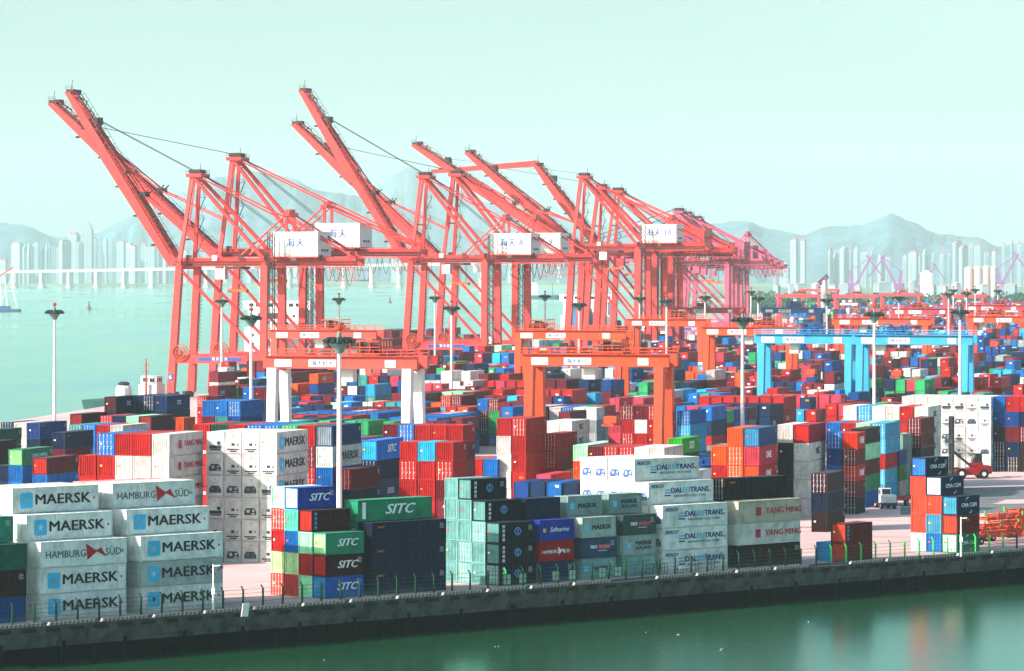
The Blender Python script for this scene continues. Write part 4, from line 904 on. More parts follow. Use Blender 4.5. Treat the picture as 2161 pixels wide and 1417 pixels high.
    obj('lettering', text_mesh('海天码头', 1.05, .02, 0, 1.6, mat_=SIGNW), pl, (14, hw+.55, 12.05), rot=(0, 0, R(180)))
    mb = MB(); mb.box((G-.9, hw+.9, 5.5), (G+.5, hw+1.05, 7.6)); pl2 = P('number_plate', mb, SIGNB)
    if num: obj('lettering', text_mesh(num, 1.7, .04, mat_=SIGNW), pl2, (G-.2, hw+1.08, 6.5), rot=(0, 0, R(180)))
    mb = MB(); railing(mb, (G-1, hw+.5, 13.3), (1, hw+.5, 13.3)); P('portal_railing', mb)
    return t
def rail_at(px):
    p = BW+VM*3.5; k = (px-CX)/F; s = (k*p.y-p.x)/(UM.x-k*UM.y); return p+UM*s
rng.seed(8)
sts_crane(rail_at(361), 41.5, 68.0, 57.0, 63, 'coral red quay crane nearest the camera, steep boom, leftmost white house', num='6')
sts_crane(rail_at(447), 44.5, 74.0, 41.0, 73, 'second red quay crane, taller mast, boom leaning far left', back=37.0, hoff=19, sign='海天', num='7')
sts_crane(rail_at(853), 43.0, 72.5, 57.5, 73, 'third red quay crane with the highest steep boom mid-picture', sign='海天 8', num='8')
sts_crane(rail_at(921), 43.5, 74.0, 42.0, 75, 'fourth red quay crane, boom crossing behind the third one', sign='海天 9', num='9')
sts_crane(rail_at(1195), 48.5, 77.0, 33.0, 78, 'fifth red quay crane, low raised boom, house numbered ten', back=27, sign='海天 10', num='10', big=True, rear=False)
sts_crane(rail_at(1232), 46.0, 73.0, 40.0, 66, 'sixth red quay crane behind the numbered one, thin boom', back=32, big=True, hm=CRED)
sts_crane(rail_at(1268), 47.5, 72.0, 52.0, 92, 'hazy quay crane with knuckled boom folded out flat', fold=46, back=26, rear=False, hm=CRED)
xd_ = Vector((70, 900, 0)).normalized()
for i, (d, lab, bk) in enumerate(((90, 'hazy purple quay crane, third from last along the berth', 36), (200, 'hazy purple quay crane, last but one along the berth', 38), (360, 'faintest quay crane at the far end of the berth', 40))):
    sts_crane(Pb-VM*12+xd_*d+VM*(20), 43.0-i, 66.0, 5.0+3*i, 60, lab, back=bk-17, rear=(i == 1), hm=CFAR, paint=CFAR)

# ================================================================ rubber tyred yard gantries
RORG = mat('gantry_orange', 'd8431c', .5, .1, .2, rust=.2); RBLU = mat('gantry_blue', '2f9ac8', .5, .1, .2, rust=.2); RWHT = mat('gantry_white', 'e4e0dc', .5, .06, .2, rust=.35); RMAG = mat('gantry_crimson', 'b8303c', .5, .1, .2)
RCOR = mat('gantry_coral', 'd8473a', .5, .1, .2, rust=.2); RDB = mat('gantry_machinery_blue', '1c4f8c', .5, .2, .4); RDO = mat('gantry_machinery', 'c2441c', .55, .25, .8)
def gantry(xl, xr, ytop, m, label, legm=None, mach=None, zt=23.5, troll=.55, hoist=10.0, text='海天码头', detail=True):
    pl, pr = at(xl, ytop, zt), at(xr, ytop+1, zt); S = 27.0; D_ = (pl.y+pr.y)/2
    xm = (xl+xr)/2; p = at(xm, ytop, zt); legm = legm or m; mach = mach or RDO
    k = (xr-xl)*p.y/F/(S+2*.9)/math.cos(R(17-math.degrees(math.atan(p.x/p.y)))); S = S*max(.8, min(1.15, k)); hs = S/2-.6
    t = thing('yard_gantry', label, 'gantry crane', (p.x, p.y, 0), RZM, 'rubber tyred gantries over the container blocks')
    P = lambda nm, mb, mm=m, par=None: mb.build(nm, mm, par or t)
    u0, v0 = uvm(p)
    for s in (1, -1):  RTG_OCC.append((u0-6.5, u0+6.5, v0-s*hs-1.6, v0-s*hs+1.6))
    OCC.append((u0-5, u0+5, v0-s*0-hs, v0-hs+.1))
    for s in (1, -1):
        for q in (1, -1): mb = MB(); mb.bar((q*4.4, s*hs, 1.9), (q*3.0, s*hs, zt-2.2), 1.5, 1.6, 1.7, 1.9); P('leg', mb, legm)
        mb = MB(); mb.bar((-6, s*hs, 1.7), (6, s*hs, 1.7), 1.0, 1.3); P('sill_beam', mb, legm)
        for q in (-5, -3.4, 3.4, 5): mb = MB(); mb.tube((q, s*hs-.4, .8), (q, s*hs+.4, .8), .8, 12); P('wheel', mb, RUBBER)
        mb = MB(); mb.bar((-3, s*hs, zt-2.0), (3, s*hs, zt-2.0), .9, 1.2); P('end_tie', mb)
    for q in (1, -1):
        mb = MB(); mb.bar((q*3, -S/2-1.2, zt-1.1), (q*3, S/2+1.2, zt-1.1), 1.1, 2.2); g = P('girder', mb)
        if detail: mb = MB(); railing(mb, (q*4.0, -S/2-1, zt), (q*4.0, S/2+1, zt), 1.2, 2.6, .05); mb.bar((q*3.8, -S/2-1, zt+.05), (q*3.8, S/2+1, zt+.05), .9, .1); P('walkway', mb)
        if q < 0 and detail:
            for y, w_, s_ in ((S*.40, 3.2, None), (S*.12, 5.2, text), (-S*.36, 2.0, None)):
                mb = MB(); mb.box((-3.64, y-w_/2, zt-1.9), (-3.57, y+w_/2, zt-.6)); pl_ = P('sign_plate', mb, SIGNW)
                if s_: obj('lettering', text_mesh(s_, 1.05, .02, mat_=SIGNB), pl_, (-3.66, y, zt-1.25), rot=(0, 0, R(-90)))
    ty = (troll-.5)*-S*.8
    mb = MB(); mb.box((-3.4, ty-2.8, zt+.2), (3.4, ty+2.8, zt+.6)); P('trolley_frame', mb, mach)
    mb = MB()
    for k in range(9):
        a, b = rng.uniform(-3, 2), rng.uniform(-2.6, 1.8); mb.box((a, ty+b, zt+.6), (a+rng.uniform(.6, 1.6), ty+b+rng.uniform(.6, 1.4), zt+rng.uniform(1.2, 2.6)))
    mb.tube((-1, ty-1.8, zt+1.4), (-1, ty+1.8, zt+1.4), .6, 10); mb.tube((1.4, ty-1.5, zt+1.4), (1.4, ty+1.5, zt+1.4), .6, 10); P('hoist_machinery', mb, CDK if mach is RDO else mach)
    mb = MB(); railing(mb, (-3.3, ty-2.8, zt+.6), (-3.3, ty+2.8, zt+.6), 2.2, 1.4, .08); railing(mb, (-3.3, ty-2.8, zt+.6), (3.3, ty-2.8, zt+.6), 2.2, 1.4, .08); mb.box((-2.8, ty+1.2, zt+2.4), (1, ty+2.7, zt+2.6)); P('trolley_rail', mb, mach)
    mb = MB(); mb.box((-1.2, ty+3.0, zt-4.6), (1.0, ty+5.2, zt-2.3)); P('operator_cab', mb, HOUSE)
    zs = zt-hoist; mb = MB(); mb.box((-3.05, ty-.8, zs), (3.05, ty+.8, zs+.35)); mb.box((-1.6, ty-1.2, zs+.35), (1.6, ty+1.2, zs+1.6)); mb.box((-3.05, ty-1.2, zs-.2), (-2.6, ty+1.2, zs+.2)); mb.box((2.6, ty-1.2, zs-.2), (3.05, ty+1.2, zs+.2)); P('spreader', mb, RDO)
    for a in (-1.3, 1.3):
        for b in (-.8, .8): mb = MB(); mb.tube((a, ty+b, zs+1.6), (a*1.6, ty+b*2, zt), .05, 5); P('hoist_rope', mb, ROPE)
    mb = MB(); mb.box((-2.2, -hs-1.6, 3.0), (2.2, -hs-.7, 5.4)); P('power_unit', mb, HOUSE if legm is RWHT else m)
    return t
G_ = gantry
G_(572, 888, 752, RCOR, 'near yard gantry with white legs and red girder', RWHT, troll=.72, hoist=19)
G_(577, 800, 697, RCOR, 'coral yard gantry right behind the white-legged one', troll=.62)
G_(1112, 1417, 748, RORG, 'near orange yard gantry with spreader lowered between its legs', troll=.62, hoist=13)
G_(1090, 1325, 698, RORG, 'orange yard gantry behind the near orange one', troll=.12)
G_(1330, 1492, 674, RORG, 'orange yard gantry left of the near blue mast', troll=.65)
G_(1486, 1682, 691, RORG, 'orange yard gantry standing left of the blue pair', troll=.7)
G_(1602, 1808, 706, RBLU, 'left one of the two blue yard gantries', mach=RDB, troll=.55)
G_(1808, 2054, 708, RBLU, 'right one of the two blue yard gantries with pale leg', mach=RDB, troll=.3)
G_(1762, 1966, 672, RORG, 'orange yard gantry seen above the right blue gantry', troll=.4)
G_(1886, 2012, 652, RMAG, 'crimson yard gantry behind the right lamp masts', troll=.35)
G_(2030, 2262, 668, RORG, 'orange yard gantry cut by the right frame edge', troll=.2)
G_(1427, 1568, 650, RMAG, 'crimson yard gantry between crane tails and masts', troll=.35)
G_(1612, 1736, 650, RDB, 'dark blue yard gantry far behind the blue pair', mach=RDB)
G_(2040, 2161, 645, RMAG, 'crimson yard gantry far at right', troll=.6)
for i, (a, b, y) in enumerate(((1640, 1735, 621), (1760, 1850, 622), (1858, 1945, 619), (1990, 2080, 622), (1690, 1770, 610))):
    G_(a, b, y, RMAG, 'hazy violet gantry, %s of the distant row before the trees' % ('first', 'second', 'third', 'fourth', 'rearmost')[i], detail=False)
# ================================================================ lamp masts
POLE = mat('mast_paint', 'd8ccc8', .5, .06, .4, rust=.12); LAMP = mat('floodlight', '23332f', .4, .1); BEAC = mat('beacon_red', 'd0401c', .4, .1)
def lamp_mast(x, yh, label, h=30.0):
    s = (yh-YH)/(H-h); D_ = F/s; t = thing('lamp_mast', label, 'lamp mast', ((x-CX)*D_/F, D_, 0), rng.uniform(0, 1), 'high lamp masts in the yard')
    mb = MB(); mb.tube((0, 0, 0), (0, 0, h-.2), .42, 12, .27); mb.build('pole', POLE, t)
    mb = MB(); mb.lathe([(.5, h-2.0), (.75, h-1.5), (1.25, h-.8), (1.3, h-.6), (.4, h-.6), (.3, h+.6), (.12, h+1.0)], 14); mb.build('lamp_ring', mat('ring_grey', '5c7a74', .5, .1), t)
    for k in range(12):
        a = 2*math.pi*k/12; r = 1.75; c = Vector((r*math.cos(a), r*math.sin(a), h-.35)); d = Vector((math.cos(a), math.sin(a), -.5)).normalized()
        mb = MB(); mb.bar(c-d*.38+Vector((0, 0, .15)), c+d*.42, .62, .5); mb.bar((math.cos(a)*.9, math.sin(a)*.9, h-.7), c, .1); mb.build('floodlight', LAMP, t)
    mb = MB(); mb.lathe([(.08, h+.9), (.45, h+1.2), (.5, h+1.5), (.2, h+1.8)], 10); mb.build('beacon', BEAC, t)
rng.seed(3)
ML = [(115, 656, 'lamp mast standing alone against the water at left'), (468, 634, 'lamp mast between the first crane legs'), (530, 668, 'lamp mast left of the white-legged gantry'), (715, 630, 'distant lamp mast rising above the white-legged gantry'),
      (716, 714, 'nearest tall lamp mast behind the small red and mint stack'), (918, 627, 'lamp mast left of the third crane brace'), (953, 648, 'lamp mast right of the white-legged gantry'), (1150, 624, 'lamp mast left behind the near orange gantry'),
      (1222, 641, 'lamp mast rising behind the near orange gantry girder'), (1350, 628, 'lamp mast among hazy crane legs'), (1407, 634, 'lamp mast behind the right end of near orange gantry'), (1488, 626, 'lamp mast before the farthest cranes'),
      (1567, 672, 'thick white lamp mast behind the orange block'), (1585, 615, 'rear lamp mast just right of the thick white one'), (1600, 628, 'lamp mast left of the blue gantry pair'), (1745, 632, 'lamp mast beside the white tower'),
      (1845, 661, 'lamp mast in front of the right blue gantry'), (1897, 627, 'lamp mast between the orange gantries at right'), (2026, 656, 'lamp mast at the right blue gantry leg'), (2002, 620, 'leftmost lamp mast of the far right cluster'),
      (2012, 612, 'tallest looking lamp mast of the far right cluster'), (2040, 618, 'lamp mast right of the far cluster middle'), (2058, 611, 'lamp mast before the storage tanks'), (2106, 613, 'rightmost far lamp mast')]
for x, y, l in ML: lamp_mast(x, y, l)

# ================================================================ ships and things on the water
SHW = mat('ship_white', 'dcdcd8', .5, .08, .1, rust=.3); HULG = mat('hull_green', '2a5a54', .5, .15, .1, rust=.3); HULB = mat('hull_blue', '1f3450', .5, .15, .1, rust=.3); HULR = mat('hull_red', '9a3030', .5, .15, .1)
def hull(mb, L, B, z0, z1, bow=.18):
    n = [(-L/2, -B*.42), (-L/2, B*.42), (-L*.4, B/2), (L*(.5-bow), B/2), (L*.44, B*.28), (L/2, 0), (L*.44, -B*.28), (L*(.5-bow), -B/2), (-L*.4, -B/2)][::-1]
    m = len(n); vs = [(x*.96, y*.82, z0) for x, y in n]+[(x, y, z1) for x, y in n]
    mb.add(vs, [tuple(range(m-1, -1, -1)), tuple(range(m, 2*m))]+[(k, (k+1) % m, m+(k+1) % m, m+k) for k in range(m)])
def rows_of_windows(mb, x0, x1, y, z, n, w_=.9, h=.7):
    for k in range(n): a = x0+(x1-x0)*(k+.5)/n; mb.box((a-w_/2, y-.06, z), (a+w_/2, y+.06, z+h))
def berth_at(px, v): # point on a line parallel to the berth, v metres outside the rail line
    p = BW-VM*v; k = (px-CX)/F; s = (k*p.y-p.x)/(UM.x-k*UM.y); return p+UM*s
# workboat by the first crane
p = berth_at(285, 12); t = thing('workboat', 'small workboat with white wheelhouse and red mast beside the first crane', 'boat', (p.x, p.y, WATER_Z), RZM)
mb = MB(); hull(mb, 62, 11, -.5, 4.4); mb.build('hull', HULG, t)
mb = MB(); mb.box((10, -3, 4.4), (17, 3, 8)); mb.box((11, -2.6, 8), (16, 2.6, 10.6)); wh = mb.build('wheelhouse', SHW, t)
mb = MB(); rows_of_windows(mb, 11.2, 15.8, -2.62, 8.8, 3, 1, 1.1); mb.box((10.94, -1.9, 8.8), (11.0, -.3, 9.9)); mb.box((10.94, .3, 8.8), (11.0, 1.9, 9.9)); mb.build('window', GLASS, wh)
mb = MB(); mb.bar((9, 0, 4), (9, 0, 16), .6, .6, .3, .3)
for z in (8, 10, 12, 14): mb.bar((9, -1.2, z), (9, 1.2, z), .2)
mb.build('mast', HULR, t)
mb = MB(); mb.lathe([(2.6, 4.4), (2.4, 7.6), (1.9, 8.2)], 12, (-9, 0, 0)); fn = mb.build('funnel', SHW, t)
mb = MB(); mb.lathe([(1.5, 8.2), (1.9, 8.9), (1.0, 9.4)], 12, (-9, 0, 0)); mb.build('funnel_cap', STEEL, fn)
def ship(px0, px1, label, hullm, ztop, cont_cols, house_at=.12, v=16.0, funm=None, seed=1):
    a, b = berth_at(px0, v), berth_at(px1, v); L = (b-a).length; c = (a+b)/2; r = random.Random(seed)
    t = thing('container_ship', label, 'ship', (c.x, c.y, WATER_Z), RZM)
    mb = MB(); hull(mb, L, 24, -2, 13.5); mb.build('hull', hullm, t)
    hx = -L/2+L*house_at; mb = MB()
    mb.box((hx, -11, 13.5), (hx+12, 11, 24)); mb.box((hx+1, -10, 24), (hx+11, 10, 30)); mb.box((hx+2, -12, 30), (hx+9, 12, 33)); h = mb.build('deckhouse', SHW, t)
    mb = MB()
    for z in (15, 18, 21): rows_of_windows(mb, hx+.6, hx+11.4, -11, z, 6)
    for z in (15, 18, 21, 25, 27.5):
        for k in range(8): y = -9+k*2.4; mb.box((hx-.06+(1 if z > 24 else 0), y-.45, z), (hx+.06+(1 if z > 24 else 0), y+.45, z+.8))
    for k in range(9): y = -10+k*2.4; mb.box((hx+1.94, y-.8, 31), (hx+2.06, y+.8, 32.2))
    mb.build('window', GLASS, h)
    mb = MB(); mb.box((hx-9, -4, 13.5), (hx-3, 4, 27)); f = mb.build('funnel', funm or SHW, t)
    mb = MB(); mb.box((hx-8, -3, 27), (hx-4, 3, 29)); mb.bar((hx+5, 0, 33), (hx+5, 0, 41), .5, w2=.2); mb.bar((hx+5, -3, 37), (hx+5, 3, 37), .2); mb.build('mast', STEEL, t)
    x = hx+15
    while x < L/2-22:
        for j in range(8):
            n = r.choice([1, 2, 2, 3]) if ztop < 18 else r.choice([2, 3, 3, 4])
            for k in range(n):
                ch = r.choice('mmmppdeebtr'); ctr = t.matrix_basis @ Vector((x+6.1, -10.2+j*2.6, 0))
                SHIPC.append((Vector((ctr.x, ctr.y, WATER_Z+13.6+k*2.6)), ch))
        x += 13.0
    return t
SHIPC = []
ship(560, 985, 'feeder ship with white deckhouse moored behind the first two cranes', HULB, 17, 8, .04)
ship(1150, 1330, 'ship with blue funnel moored behind the fifth crane', HULB, 17, 8, .45, funm=mat('funnel_blue', '2a6f98', .5, .1), seed=4)
for c, ch in SHIPC:
    L = 12.19; o = (c.x-UM.x*L/2+VM.x*W/2, c.y-UM.y*L/2+VM.y*W/2); ms.container(o, ux, uy, '40', c.z, lin(PAL[ch][0]))
# anchored ship far out, floating crane, buoys
p = at(1152, 632, WATER_Z); t = thing('cargo_ship', 'distant anchored cargo ship with white deckhouse beyond the third crane pair', 'ship', (p.x, p.y, WATER_Z), 0)
mb = MB(); hull(mb, 34*p.y/F*2, 16, -1, 6); mb.build('hull', HULG, t)
mb = MB(); mb.box((-26, -6, 6), (-12, 6, 22)); mb.box((-24, -7, 22), (-14, 7, 25)); mb.build('deckhouse', SHW, t)
mb = MB(); mb.bar((-19, 0, 25), (-19, 0, 34), .8); mb.bar((10, 0, 6), (10, 0, 24), .8); mb.build('mast', STEEL, t)
p = at(14, 659, WATER_Z); t = thing('floating_crane', 'floating crane with white A-frame on a blue barge at left edge', 'crane barge', (p.x, p.y, WATER_Z), 0)
k = p.y/F
mb = MB(); hull(mb, 62*k, 26*k, -1, 6*k, .05); mb.box((-18*k, -8*k, 6*k), (8*k, 8*k, 13*k)); mb.build('hull', mat('barge_blue', '2a5a80', .5, .2), t)
for x0, x1, m_ in ((-12, -14, SHW), (2, -4, SHW), (22, 8, SHW), (-16, 10, SHW)): mb = MB(); mb.bar((x0*k, 0, 12*k), (x1*k, 0, 72*k), 1.6*k); mb.bar((x0*k, -6*k, 12*k), (x1*k, 0, 72*k), 1.3*k); mb.build('frame_leg', m_, t)
mb = MB(); mb.bar((-18*k, 0, 74*k), (14*k, 0, 95*k), 3*k); mb.build('jib', mat('jib_red', 'c05050', .5, .1), t)
mb = MB(); mb.bar((-16*k, -2*k, 45*k), (20*k, -2*k, 45*k), 1*k); mb.build('tie', SHW, t)
for i, (x, y) in enumerate(((188, 652), (823, 640))):
    p = at(x, y, WATER_Z); t = thing('channel_buoy', 'small dark channel buoy, %s' % ('between bridge and first lamp mast' if i == 0 else 'seen between second and third crane'), 'buoy', (p.x, p.y, WATER_Z))
    mb = MB(); mb.lathe([(2.6, -.5), (2.8, 1.2), (1.6, 1.6)], 12); mb.build('float', HULR, t)
    mb = MB(); mb.lathe([(1.3, 1.5), (.5, 7), (.9, 7.2), (.1, 9)], 8); mb.build('tower', STEEL, t)

# ================================================================ vehicles and small things in the near yard
VRED = mat('vehicle_red', '94121a', .4, .1, .5); VYEL = mat('vehicle_orange', 'd0701c', .5, .15)
# mast stacker
p = at(2046, 1010); t = thing('container_stacker', 'red container stacker with tall dark mast before the refrigerated wall', 'stacker truck', (p.x, p.y, 0), R(180+8))
mb = MB(); mb.prism_y([(-3.2, .7), (2.6, .7), (2.6, 1.7), (.6, 1.9), (-1.2, 2.3), (-3.4, 2.5), (-3.6, 1.3)], -1.6, 1.6); mb.build('chassis', VRED, t)
mb = MB(); mb.box((-3.9, -1.5, .9), (-3.2, 1.5, 2.35)); mb.build('counterweight', VRED, t)
for x, r in ((2.0, 1.0), (-2.3, .9)):
    for s in (1, -1):
        mb = MB(); mb.tube((x, s*1.45, r), (x, s*2.05, r), r, 18); wl = mb.build('wheel', RUBBER, t); mb = MB(); mb.tube((x, s*1.95, r), (x, s*2.08, r), r*.45, 12); mb.build('rim', SHW, wl)
mb = MB(); mb.prism_y([(-2.3, 2.4), (-.6, 2.2), (-.4, 3.4), (-1.0, 4.5), (-2.2, 4.5)], -.8, .8); cb = mb.build('cab', GLASS, t)
mb = MB(); mb.box((-2.4, -.95, 2.35), (-.2, .95, 2.95)); mb.build('cab_base', VRED, cb)
mb = MB(); mb.box((-2.3, -.9, 4.5), (-.9, .9, 4.65)); mb.build('cab_roof', STEEL, cb)
for s in (1, -1): mb = MB(); mb.box((3.2, s*.95-.18, .5), (3.75, s*.95+.18, 11.6)); mb.build('mast_rail', STEEL, t)
mb = MB()
for z in (1, 4, 7.5, 11.2): mb.box((3.25, -.9, z), (3.7, .9, z+.5))
mb.build('mast_crosspiece', STEEL, t)
mb = MB(); mb.tube((-.4, .6, 2.2), (3.3, .6, 5.2), .16, 8); mb.tube((-.4, -.6, 2.2), (3.3, -.6, 5.2), .16, 8); mb.build('tilt_ram', STEEL, t)
mb = MB(); mb.box((3.75, -2.9, 6.6), (4.0, 2.9, 7.4)); mb.build('carriage', STEEL, t)
# terminal tractor and its trailer
p = at(1868, 1073); t = thing('terminal_tractor', 'white terminal tractor standing by the cyan door stack', 'tractor', (p.x, p.y, 0), R(-80))
mb = MB(); mb.box((-2.6, -1.2, .55), (2.6, 1.2, 1.0)); mb.build('chassis', STEEL, t)
mb = MB(); mb.prism_y([(.5, 1.0), (2.6, 1.0), (2.6, 2.0), (2.3, 2.3), (.5, 2.3)], -1.2, 1.2); mb.build('bonnet', SHW, t)
mb = MB(); mb.prism_y([(-.9, 1.0), (.8, 1.0), (.7, 2.4), (.4, 3.3), (-.8, 3.3)], -.85, .85); cb = mb.build('cab', SHW, t)
mb = MB(); mb.prism_y([(.705, 2.35), (.8, 2.35), (.55, 3.2), (.47, 3.2)], -.7, .7); mb.box((-.5, -.88, 2.3), (.3, -.855, 3.1)); mb.box((-.5, .855, 2.3), (.3, .88, 3.1)); mb.build('windscreen', GLASS, cb)
mb = MB(); mb.tube((-.4, 0, 3.3), (-.4, 0, 3.7), .14, 8); mb.build('beacon', BEAC, cb)
for x in (1.7, -1.7):
    for s in (1, -1): mb = MB(); mb.tube((x, s*.85, .52), (x, s*1.25, .52), .52, 16); wl = mb.build('wheel', RUBBER, t); mb = MB(); mb.tube((x, s*1.2, .52), (x, s*1.27, .52), .24, 10); mb.build('rim', SHW, wl)
for s in (1, -1): mb = MB(); mb.box((2.6, s*.8-.2, 1.2), (2.66, s*.8+.2, 1.5)); mb.build('headlight', SIGNW, t)
ORG = mat('trailer_orange', 'c8401c', .6, .25, .6, rust=.4); LIM = mat('trailer_lime', '3fae3c', .6, .15)
def trailer(p, rz, label, z=0.0, wheels=True, n_lime=2, L=12.0):
    t = thing('container_trailer', label, 'trailer', (p.x, p.y, z), rz, 'trailers near the quay')
    for s in (1, -1): mb = MB(); mb.box((-L/2, s*.9-.12, .95), (L/2, s*.9+.12, 1.35)); mb.build('main_beam', ORG, t)
    for k in range(6): x = -L/2+.3+(L-.6)*k/5; mb = MB(); mb.box((x-.12, -1.25, 1.0), (x+.12, 1.25, 1.3)); mb.build('cross_beam', ORG, t)
    for k in range(4):
        x = (-L/2+.2, L/2-.2)[k % 2]; y = (1.25, -1.25)[k//2]; mb = MB(); mb.bar((x, y, 1.1), (x, y*1.12, 1.85), .2); mb.box((x-.25, y-.15, 1.05), (x+.25, y+.15, 1.4)); mb.build('corner_guide', LIM if k < n_lime else ORG, t)
    if wheels:
        for x in (-L/2+1.4, -L/2+2.7):
            for s in (1, -1): mb = MB(); mb.tube((x, s*.75, .5), (x, s*1.2, .5), .5, 14); wl = mb.build('wheel', RUBBER, t); mb = MB(); mb.tube((x, s*1.15, .5), (x, s*1.22, .5), .2, 8); mb.build('rim', SHW, wl)
    return t
p = at(1904, 1066); trailer(p, R(73), 'orange trailer parked right of the white tractor', L=7)
rng.seed(2); k = 0
for i, (x, y) in enumerate(((2086, 1148), (2118, 1140), (2150, 1132), (2176, 1122))):
    for j in range(3 if i else 2):
        p = at(x, y); trailer(p+Vector((rng.uniform(-.4, .4), rng.uniform(-.5, .5), 0)), R(44+rng.uniform(-9, 9)), f"orange trailer frame with lime corners, {('lowest', 'middle', 'upper')[j]} of {('first', 'second', 'third', 'last')[i]} pile right of arc marks", z=j*1.05, wheels=(j == 0), n_lime=rng.choice([1, 2, 2]), L=11)
# camera poles, boards
for x, y, l in ((450, 1291, 'white camera pole on the quay before the right white bay'), (2028, 1175, 'white camera pole before the stack with arc marks')):
    p = at(x, y); t = thing('camera_pole', l, 'pole', (p.x, p.y, 0)); mb = MB(); mb.tube((0, 0, 0), (0, 0, 5.4), .13, 10, .09); mb.build('pole', SIGNW, t)
    mb = MB(); mb.bar((0, 0, 5.2), (.8, -.2, 5.3), .1); mb.build('arm', SIGNW, t); mb = MB(); mb.cbox((.9, -.25, 5.05), (.5, .3, .3)); mb.build('camera_housing', STEEL, t)
    mb = MB(); mb.box((-.2, -.3, 2.0), (.2, -.1, 2.7)); mb.build('junction_box', SIGNW, t)
for x, y, w_, h, tilt, l in ((515, 1309, 1.0, 1.5, 8, 'white board hanging over the quay edge below the pavement gap'), (1137, 1228, 1.1, 1.05, 0, 'square white notice on the fence below the ring emblems'), (1437, 1214, 1.9, .8, 25, 'white tilted panel on a dark stand before the blue bars')):
    p = at(x, y, .0); t = thing('notice_board', l, 'board', (p.x, p.y, 0), RZF+R(tilt)*.3); mb = MB(); mb.box((-w_/2, -.04, .4), (w_/2, .04, .4+h))
    o = mb.build('panel', SIGNW, t); o.rotation_euler = (R(tilt), R(tilt)*.3, 0)
    mb = MB(); mb.bar((-w_*.3, .12, 0), (-w_*.3, .12, 1.0), .08); mb.bar((w_*.3, .12, 0), (w_*.3, .12, 1.0), .08); mb.build('stand', STEEL, t)
PANE = mat('pale_pane', '8fb8a0', .3, .1)
def on_fence(px): p = quay(0, -2.1); k = (px-CX)/F; s = (k*p.y-p.x)/(UF.x-k*UF.y); return s
for px in (1069, 1102, 1172, 1207, 1270, 1303, 1370, 1401, 1466, 1500):
    s = on_fence(px); mb = MB()
    for a, b, c, d in ((-.6, -.05, .55, 1.1), (.05, .6, .55, 1.1), (-.6, -.05, 1.15, 1.7), (.05, .6, 1.15, 1.7)): mb.box((a, -.03, c), (b, -.01, d))
    g = mb.build('gate_pane', PANE, fe, (s, -.06, 0)) if px < 1330 else None
    mb = MB()
    for a in (-.62, 0, .62): mb.box((a-.035, -.05, .5), (a+.035, .0, 1.75))
    for z in (.52, 1.12, 1.73): mb.box((-.62, -.045, z-.03), (.62, -.005, z+.03))
    mb.build('gate_frame', GREEN, fe, (s, -.06, 0))
for i in range(9):
    x, y = rng.choice([(580, 1383), (762, 1372), (960, 1354), (1045, 1362), (1080, 1362), (1365, 1332), (1408, 1333), (1435, 1338), (1520, 1370), (1990, 1298), (1700, 1310), (680, 1392)]), 0
    x, y = x; p = at(x+rng.uniform(-8, 8), y+rng.uniform(-4, 4), WATER_Z); mb = MB(); mb.lathe([(.02, -.03), (.06, .0), (.05, .03), (.02, .05)], 7); tag(mb.build('floating_litter', SIGNW, None, (p.x, p.y, WATER_Z)), 'small white piece of litter floating on the quay water', 'litter', 'litter on the water')

# ================================================================ far harbour at right
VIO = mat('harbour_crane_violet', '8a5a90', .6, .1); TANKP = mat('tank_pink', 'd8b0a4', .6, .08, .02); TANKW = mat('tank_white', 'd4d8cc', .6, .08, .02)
def luffing(x, yb, D_, k, flip, label):
    p = atd(x, yb, D_); t = thing('harbour_crane', label, 'crane', (p.x, D_, .6), 0); s = flip*k
    mb = MB()
    for a in (-5, 5):
        for b in (-5, 5): mb.bar((a*k, b*k, 0), (a*.6*k, b*.6*k, 12*k), 1.6*k)
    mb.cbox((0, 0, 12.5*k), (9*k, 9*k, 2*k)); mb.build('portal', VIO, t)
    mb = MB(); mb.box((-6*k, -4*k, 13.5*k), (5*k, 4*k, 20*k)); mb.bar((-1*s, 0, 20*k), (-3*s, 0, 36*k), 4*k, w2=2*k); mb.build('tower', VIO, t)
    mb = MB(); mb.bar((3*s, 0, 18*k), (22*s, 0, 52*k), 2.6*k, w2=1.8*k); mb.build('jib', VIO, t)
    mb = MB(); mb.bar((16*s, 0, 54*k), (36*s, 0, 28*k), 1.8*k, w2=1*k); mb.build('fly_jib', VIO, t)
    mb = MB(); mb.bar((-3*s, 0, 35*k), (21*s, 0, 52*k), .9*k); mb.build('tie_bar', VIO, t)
K_ = 5200/F*1.75
luffing(1800, 590, 5200, K_, 1, 'leftmost violet luffing crane of the far harbour')
luffing(1897, 590, 5200, K_, -1, 'violet luffing crane mirrored right of the leftmost one')
luffing(1945, 585, 5600, K_*.85, 1, 'small violet luffing crane left of the storage tanks')
luffing(2110, 590, 5600, K_*1.1, 1, 'violet luffing crane right of the storage tanks')
for x, yt, yb, r, m_, l in ((2045, 567, 618, 10, TANKP, 'pink storage tank, leftmost of the group'), (2063, 566, 610, 9, TANKW, 'white storage tank beside the pink one'), (2082, 565, 605, 9, TANKP, 'second pink storage tank'), (2096, 567, 605, 8, TANKW, 'white storage tank at right of the group')):
    D_ = 4800; p = atd(x, yt, D_); t = thing('storage_tank', l, 'tank', (p.x, D_, .5)); r = r*D_/F; mb = MB(); mb.lathe([(r, 0), (r, p.z-.5)], 18); mb.build('shell', m_, t); mb = MB(); mb.lathe([(r*1.02, p.z-.6), (r*.6, p.z+1.4), (.5, p.z+2.2)], 18); mb.build('roof', m_, t)
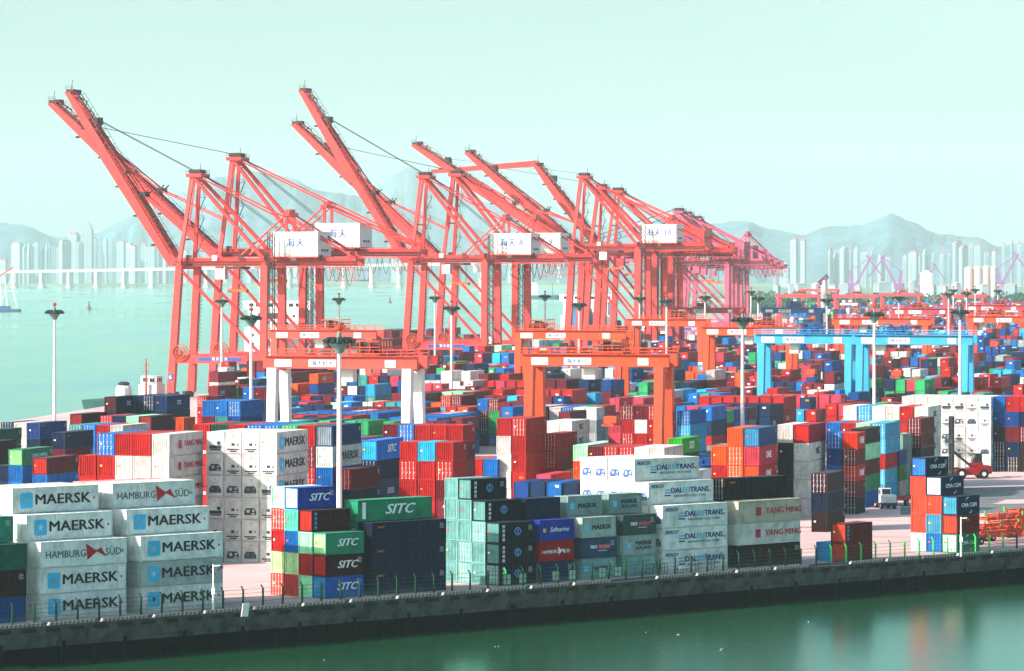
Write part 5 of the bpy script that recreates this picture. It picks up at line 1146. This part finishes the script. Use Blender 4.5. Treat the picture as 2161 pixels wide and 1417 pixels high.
p = atd(1954, 577, 4300); t = thing('silo_building', 'windowless white silo block below the small luffing crane', 'silo', (p.x, 4300, .5)); mb = MB(); mb.box((-5.6, -5, 0), (5.6, 5, p.z)); mb.build('wall', TANKW, t); mb = MB(); mb.box((-3, -3, p.z), (3, 3, p.z+2.5)); mb.build('roof_house', TANKW, t)
p = atd(1739, 592, 1900); t = thing('white_tower', 'thick white tower with slanted coloured head behind the blue gantry pair', 'tower', (p.x, 1900, 0)); mb = MB(); mb.tube((0, 0, 0), (0, 0, p.z), 1.7, 16, 1.4); mb.build('shaft', SHW, t); mb = MB(); mb.bar((-2.4, 0, p.z-1.6), (1.8, 0, p.z+2.2), 2.4, 2.2); mb.build('head', mat('head_plum', '7c5a70', .5, .3, .8), t)
rng.seed(9); WH_R = mat('shed_roof', 'c89890', .7, .15, .05)
for i in range(18):
    x = 1640+i*29+rng.uniform(-8, 8); D_ = 5000+rng.uniform(-300, 1500); wpx = rng.uniform(8, 24); p = atd(x, rng.uniform(597, 606), D_); w_ = wpx*D_/F; h = max(6, p.z)
    t = thing('harbour_shed', f'pale low shed, {CNT[i]} from left in the hazy far harbour', 'shed', (p.x, D_, .6), rng.uniform(-.3, .3), 'sheds in the far harbour'); mb = MB(); mb.box((-w_/2, -8, 0), (w_/2, 8, h)); mb.build('wall', TW[i % 3], t)
    mb = MB(); mb.prism_y([(-w_/2-.5, h), (w_/2+.5, h), (0, h+1.8)], -8.5, 8.5); mb.build('roof', WH_R, t)
# wood in front of it
LEAF = mat('far_leaves', '1f5238', .8, .35, .08)
def wood(name, spans, n, D0, D1):
    mb = MB(); vs, fs = mb.v, mb.f
    for i in range(n):
        a, b = rng.choice(spans); x = rng.uniform(a, b); D_ = rng.uniform(D0, D1); base = atd(x, 600, D_); ht = rng.uniform(9, 19); rr = ht*rng.uniform(.30, .45)
        mb.tube((base.x, D_, 0), (base.x, D_, ht*.6), .4, 5, .2)
        for k in range(46):
            u_ = rng.uniform(-1, 1); ph = rng.uniform(0, 6.283); q = math.sqrt(1-u_*u_)*rng.uniform(.55, 1.05)
            c = Vector((base.x+rr*q*math.cos(ph), D_+rr*q*math.sin(ph), ht*.58+ht*.40*u_)); s = rng.uniform(.7, 1.7)
            d1 = Vector((rng.uniform(-1, 1), rng.uniform(-1, 1), rng.uniform(-1, 1))).normalized(); d2 = d1.cross(Vector((rng.uniform(-1, 1), rng.uniform(-1, 1), rng.uniform(-1, 1)))).normalized()
            mb.add([c-d1*s, c-d2*s, c+d1*s, c+d2*s], [(0, 1, 2, 3)])
    return tag(mb.build(name, LEAF), kind='stuff')
wood('far_wood', [(1560, 1640), (1655, 1960), (1655, 1960), (1655, 1960), (1960, 2161), (2120, 2180)], 430, 3300, 4100)
n = fill_yard(); print('mass containers', n, 'faces', len(ms.f))
tag(ms.build('stacked_containers'), kind='stuff')
